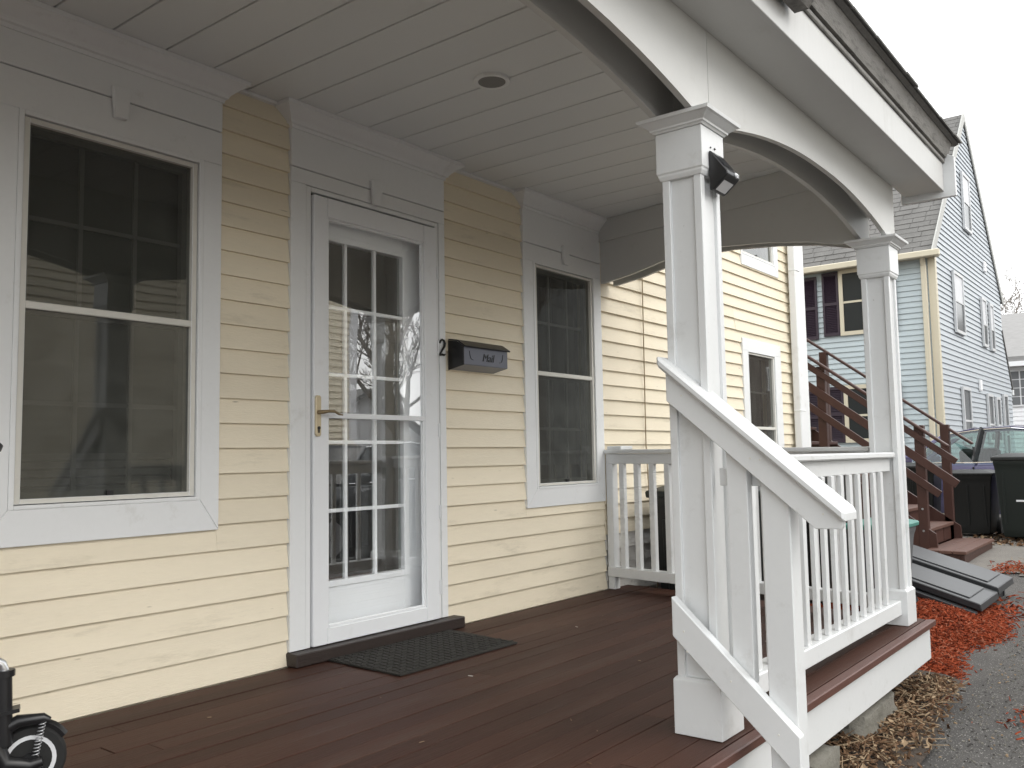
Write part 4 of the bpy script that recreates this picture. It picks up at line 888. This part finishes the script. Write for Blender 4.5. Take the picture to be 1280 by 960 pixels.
# ================================================================== CARS
def car(name, label, loc, rz, paint, M_CARGL=M_CARGL):
    t = thing(name, label, 'car')
    stn = [(2.28, .36, .60, .66), (2.15, .27, .74, .80), (1.6, .2, .88, .88), (1.15, .19, .96, .90), (.4, .19, .98, .905), (-.6, .19, .995, .905), (-1.4, .19, 1.02, .90), (-1.9, .22, 1.05, .87), (-2.25, .3, 1.02, .80), (-2.36, .42, .88, .72)]
    b = MB(); vs = []
    for x, zb, zt, hw in stn:
        h = zt-zb; half = [(hw*.90, zb), (hw*.99, zb+h*.25), (hw, zb+h*.55), (hw*.975, zb+h*.86), (hw*.90, zt-.015), (hw*.45, zt+.01)]
        vs += [(x, y, z) for y, z in half]+[(x, -y, z) for y, z in reversed(half)]
    n = 12; k = len(stn)
    fs = [(i*n+j, i*n+(j+1) % n, (i+1)*n+(j+1) % n, (i+1)*n+j) for i in range(k-1) for j in range(n)]+[tuple(range(n)), tuple(range((k-1)*n, k*n))]
    body = b.add(vs, fs).build('body', paint, t, smooth=35)
    RF = [(.42, 1.40, .60), (.05, 1.475, .63), (-.5, 1.495, .635), (-1.0, 1.45, .62), (-1.25, 1.39, .60)]
    b = MB(); vs = []
    for x, z, hw in RF:
        vs += [(x, y, z+.035*(1-(y/hw)**2)+.01) for y in (-hw, -hw*.6, 0, hw*.6, hw)]+[(x, y, z-.055) for y in (-hw, -hw*.6, 0, hw*.6, hw)]
    fs = []
    for i in range(len(RF)-1):
        for j in range(4): a = i*10+j; fs += [(a, a+1, a+11, a+10), (a+5, a+15, a+16, a+6)]
        a = i*10; fs += [(a, a+10, a+15, a+5), (a+4, a+9, a+19, a+14)]
    a = (len(RF)-1)*10; fs += [(0, 1, 2, 3, 4, 9, 8, 7, 6, 5), tuple(a+q for q in (0, 1, 2, 3, 4, 9, 8, 7, 6, 5))]
    b.add(vs, fs).build('roof', paint, t, smooth=50)
    for s in (-1, 1):
        A0, A1, B0, B1, C0, C1 = (1.10, s*.82, .965), (.42, s*.60, 1.405), (-.02, s*.865, .97), (-.12, s*.632, 1.475), (-1.62, s*.80, 1.03), (-1.22, s*.60, 1.40)
        q = MB(); q.bar(A0, A1, .05, .06); q.build('pillar', paint, t, .01)
        q = MB(); q.bar(B0, B1, .03, .15); q.build('pillar', M_BLACK, t)
        q = MB(); q.bar((-1.55, s*.81, 1.0), (-1.18, s*.60, 1.42), .05, .20); q.build('pillar', paint, t, .01)
        off = Vector((0, s*.006, 0))
        for pts in ((A0, (.0, s*.867, .975), (-.09, s*.633, 1.46), (.0, s*.632, 1.462), A1), ((-.06, s*.866, .98), (-1.35, s*.835, 1.0), (-1.10, s*.61, 1.40), (-.5, s*.635, 1.475), (-.14, s*.633, 1.465))):
            q = MB(); q.add([Vector(p)+off for p in pts], [tuple(range(5))]); q.build('side_window', M_CARGL, t)
        q = MB(); q.tube([Vector(p)+off*2 for p in (A0, A1, (-.09, s*.633, 1.468), (-.5, s*.638, 1.482), (-1.08, s*.615, 1.415), (-1.40, s*.83, 1.0))], .011, 6); q.tube([Vector(p)+off*3 for p in ((1.05, s*.845, .965), (0, s*.875, .965), (-1.38, s*.845, .995))], .011, 6); q.build('chrome_strip', M_CHROME, t)
        for xx in (.15, -.95): MB().bar((xx, s*.905, .84), (xx-.18, s*.905, .845), .03, .025).build('door_handle', M_CHROME, t)
        MB().box(-.012, .012, *sorted((s*.895, s*.9075)), .3, .90).build('door_seam', M_BLACK, t)
        MB().flare(.84, 1.0, *sorted((s*.90, s*1.02)), [(.95, -.02), (.98, 0), (1.06, 0), (1.09, -.02)]).build('mirror', paint, t, .01)
        for xx in (1.38, -1.42):
            w_ = MB().lathe([(.20, -.09), (.31, -.10), (.325, -.07), (.325, .07), (.31, .10), (.20, .09)], (xx, s*.80, .325), 'y', 24).build('wheel', M_TYRE, t, smooth=45)
            MB().lathe([(.205, -.085), (.19, -.103), (.05, -.095), (.05, .095), (.19, .103), (.205, .085)], (xx, s*.80, .325), 'y', 16).build('rim', M_RIM, w_)
        MB().flare(-2.36, -2.20, *sorted((s*.55, s*.80)), [(.78, 0), (.94, .0)]).build('tail_light', M_RED, t, .01)
        MB().flare(2.02, 2.24, *sorted((s*.45, s*.76)), [(.58, 0), (.70, -.02)]).build('headlight', M_LENS, t, .01)
        MB().box(-.15, .25, *sorted((s*.18, s*.62)), .5, 1.18).build('seat', M_SEAT, t, .05)
    b = MB(); b.add([(1.12, -.80, .968), (1.12, .80, .968), (.44, .60, 1.40), (.44, -.60, 1.40)], [(0, 1, 2, 3)]); b.build('windscreen', M_CARGL, t)
    b = MB(); b.add([(-1.82, -.74, 1.06), (-1.82, .74, 1.06), (-1.26, .59, 1.38), (-1.26, -.59, 1.38)], [(0, 1, 2, 3)]); b.build('rear_window', M_CARGL, t)
    t.location = loc; t.rotation_euler.z = rz; return t
car('parked_car', 'violet blue sedan parked behind the dark trash carts', (15.22, -.40, Gz(15)), R(90), M_PURP)
car('parked_car', 'dark car on the drive mirrored in the lower door glass', (7.6, -6.0, Gz(7)), R(172), M_CARD, M_BGL)

# ================================================================== TREES
def tree(name, label, loc, h, seed, group=None, lean=0):
    rnd = random.Random(seed); t = thing(name, label, 'tree', (0, 0, 0), group)
    tr, br, tw = MB(), MB(), MB()
    def grow(p, d, L, r_, lev):
        pts = [p]; n = 4 if lev < 3 else 3; dd = d.copy()
        for i in range(n):
            dd = (dd+Vector((rnd.gauss(0, .10), rnd.gauss(0, .10), rnd.gauss(.03, .07)))*(.7+.4*lev)).normalized(); pts.append(pts[-1]+dd*L/n)
        rs = [lerp(r_, r_*.55, i/n) for i in range(n+1)]
        (tr if lev == 0 else br if lev < 3 else tw).tube(pts, rs, 9 if lev == 0 else 6 if lev < 3 else 3, cap=lev < 2)
        if lev >= 5: return
        for c in range([6, 5, 4, 4, 3][lev]):
            tt = rnd.uniform(.35, 1) if lev else rnd.uniform(.45, 1); k_ = min(int(tt*n), n-1); q = pts[k_].lerp(pts[k_+1], tt*n-k_)
            sd = Vector((rnd.gauss(0, 1), rnd.gauss(0, 1), rnd.gauss(.1, .5))).normalized(); nd = (dd*.75+sd*.75+Vector((0, 0, .12))).normalized()
            grow(q, nd, L*rnd.uniform(.52, .72), max(r_*(.50 if lev < 2 else .55)*(1-.35*tt), .011), lev+1)
    grow(Vector((0, 0, 0)), Vector((lean, 0, 1)).normalized(), h*.42, h*.026, 0)
    tr.build('trunk', M_BARK, t, smooth=60); br.build('branch', M_BARK, t, smooth=60); tag(tw.build('twigs', M_BARK, t), kind='stuff')
    t.location = loc; return t
tree('bare_tree', 'bare winter tree standing behind the white house', (43, 2.7, -.4), 10.5, 3)
tree('bare_tree', 'bare winter tree mirrored in the right porch window', (18.5, -10.5, -.4), 9.5, 11)
tree('bare_tree', 'taller bare winter tree mirrored at the right edge of the storm door glass', (16.6, -13.5, -.4), 9, 19)

# ================================================================== GROUND COVER
def mulch_edge(x): return -2.0+.03*(x-4.4)-.06*math.sin(x*2.1)-.05*math.sin(x*5.3)+max(0, x-6.9)*.35
def mz(x, y):
    e = min(1, max(0, (y-mulch_edge(x))/.5)); ex = min(1, max(0, (7.35-x)/.5)); e0 = min(1, max(0, (x-4.15)/.2))
    return Gz(x)-.015+.17*e*ex*e0*(1+.35*noise.noise((x*2.3, y*2.3, 1)))
o = grid('mulch_bed', 4.3, 7.4, -2.2, -.05, 90, 70, mz, M_MULCH[0], 'structure', keep=lambda x, y: y > mulch_edge(x)+.05)
def pm():
    x = random.uniform(4.36, 7.35); y = random.uniform(-2.12, -.1)
    if random.random() < .55: x = random.uniform(4.36, 6.9); y = random.uniform(-2.12, -1.1)
    if y < mulch_edge(x)+random.gauss(0, .045): return None
    return (x, y, mz(x, y)+random.uniform(.0, .022))
chips('mulch', 30000, pm, ((.014, .055), (.003, .010), (.002, .007)), M_MULCH)
def pt():
    a = random.uniform(0, 6.28); r_ = abs(random.gauss(0, 1)); x, y = 6.9+.5*r_*math.cos(a), -1.78+.16*r_*math.sin(a)
    return (x, y, Gz(x)+.012+.02*max(0, 1-r_))
chips('mulch', 700, pt, ((.02, .07), (.005, .02), (.003, .008)), M_MULCH)
def ps():
    r_ = abs(random.gauss(0, .09)); a = random.uniform(0, 6.28); return (4.35+r_*math.cos(a)*1.6, -2.42+r_*math.sin(a)*.7, Gz(4.3)+.010)
chips('mulch', 130, ps, ((.015, .05), (.004, .012), (.002, .006)), M_MULCH)
def pr_():
    x = random.uniform(9.2, 9.9); return (x+random.gauss(0, .15), -1.55+random.gauss(0, .10), Gz(x)+.03)
chips('mulch', 160, pr_, ((.02, .08), (.005, .02), (.003, .008)), M_MULCH)
def lz(x, y): return Gz(x)+.012+.085*max(0, min(1, (y+2.22)/.25))*(1+.3*noise.noise((x*4, y*4, 2)))
grid('soil_strip', 1.6, 4.7, -2.24, -1.2, 80, 42, lambda x, y: lz(x, y)-.016, M_SOIL, 'structure', keep=lambda x, y: y > -2.10-.03*math.sin(x*4)+.06*(x-3.7))
def pl_():
    x = random.uniform(2.3, 4.55); y = -1.96+random.gauss(-.01, .085)
    if y < -2.17-.03*math.sin(x*4)+.06*(x-3.7)+random.gauss(0, .03) or y > -1.6: return None
    return (x, y, lz(x, y)+random.uniform(0, .02))
chips('leaf_litter', 2500, pl_, ((.010, .040), (.005, .015), (.002, .005)), M_LEAF, flat=.5)
chips('leaf_litter', 260, pl_, ((.025, .05), (.015, .03), (.002, .004)), M_LEAF, curl=True, flat=.5)
chips('straw', 300, pl_, ((.08, .22), (.002, .004), (.002, .003)), [M_LEAF[2], M_LEAF[0]], flat=.25)
def pleaf():
    x = random.uniform(11.6, 13.6); y = random.uniform(-2.2, -.7); return (x, y, Gz(x)+.02)
chips('leaf_litter', 900, pleaf, ((.04, .09), (.03, .06), (.002, .004)), M_LEAF, curl=True)
def pl2():
    return (9.75+random.gauss(0, .3), -1.75+random.gauss(0, .1), Gz(9.5)+.03)
chips('straw', 130, pl2, ((.08, .25), (.003, .008), (.002, .003)), [M_LEAF[2], M_LEAF[0]], flat=.3)
def pg():
    x = random.uniform(2.6, 8.5); y = random.uniform(-3.4, -2.1); return (x, y, Gz(x)+.012*noise.noise((x*.8, y*.8, 0)))
chips('gravel_specks', 5200, pg, ((.005, .017), (.004, .012), (.002, .006)), [M_ASPH, M_CONC, M_GRAV, M_LEAF[2]])
def stone(label, x0, x1, y0, y1, z0, z1, seed):
    b = bmesh.new(); bmesh.ops.create_cube(b, size=1); bmesh.ops.subdivide_edges(b, edges=b.edges[:], cuts=5, use_grid_fill=True)
    for v in b.verts:
        p = v.co.copy(); p = p.lerp(p.normalized()*.62, .22); p += noise.noise_vector(p*2.6+Vector((seed, 0, 0)))*.10+noise.noise_vector(p*7+Vector((seed, 0, 0)))*.03
        v.co = Vector((lerp(x0, x1, p.x+.5), lerp(y0, y1, p.y+.5), lerp(z0, z1, p.z+.5)))
    me = bpy.data.meshes.new('foundation_stone'); b.to_mesh(me); b.free(); me.materials.append(M_CONC); me.shade_smooth(); me.set_sharp_from_angle(angle=R(40))
    tag(link('foundation_stone', me), label, 'stone', 'stones under the porch skirt')
stone('flat concrete block under the skirt board, in the leaf litter', 3.28, 3.80, -1.955, -1.76, -.38, -.222, 1.3)
stone('rough rounded stone at the foot of the stair newel', 2.64, 2.90, -1.98, -1.80, -.44, -.23, 4.7)
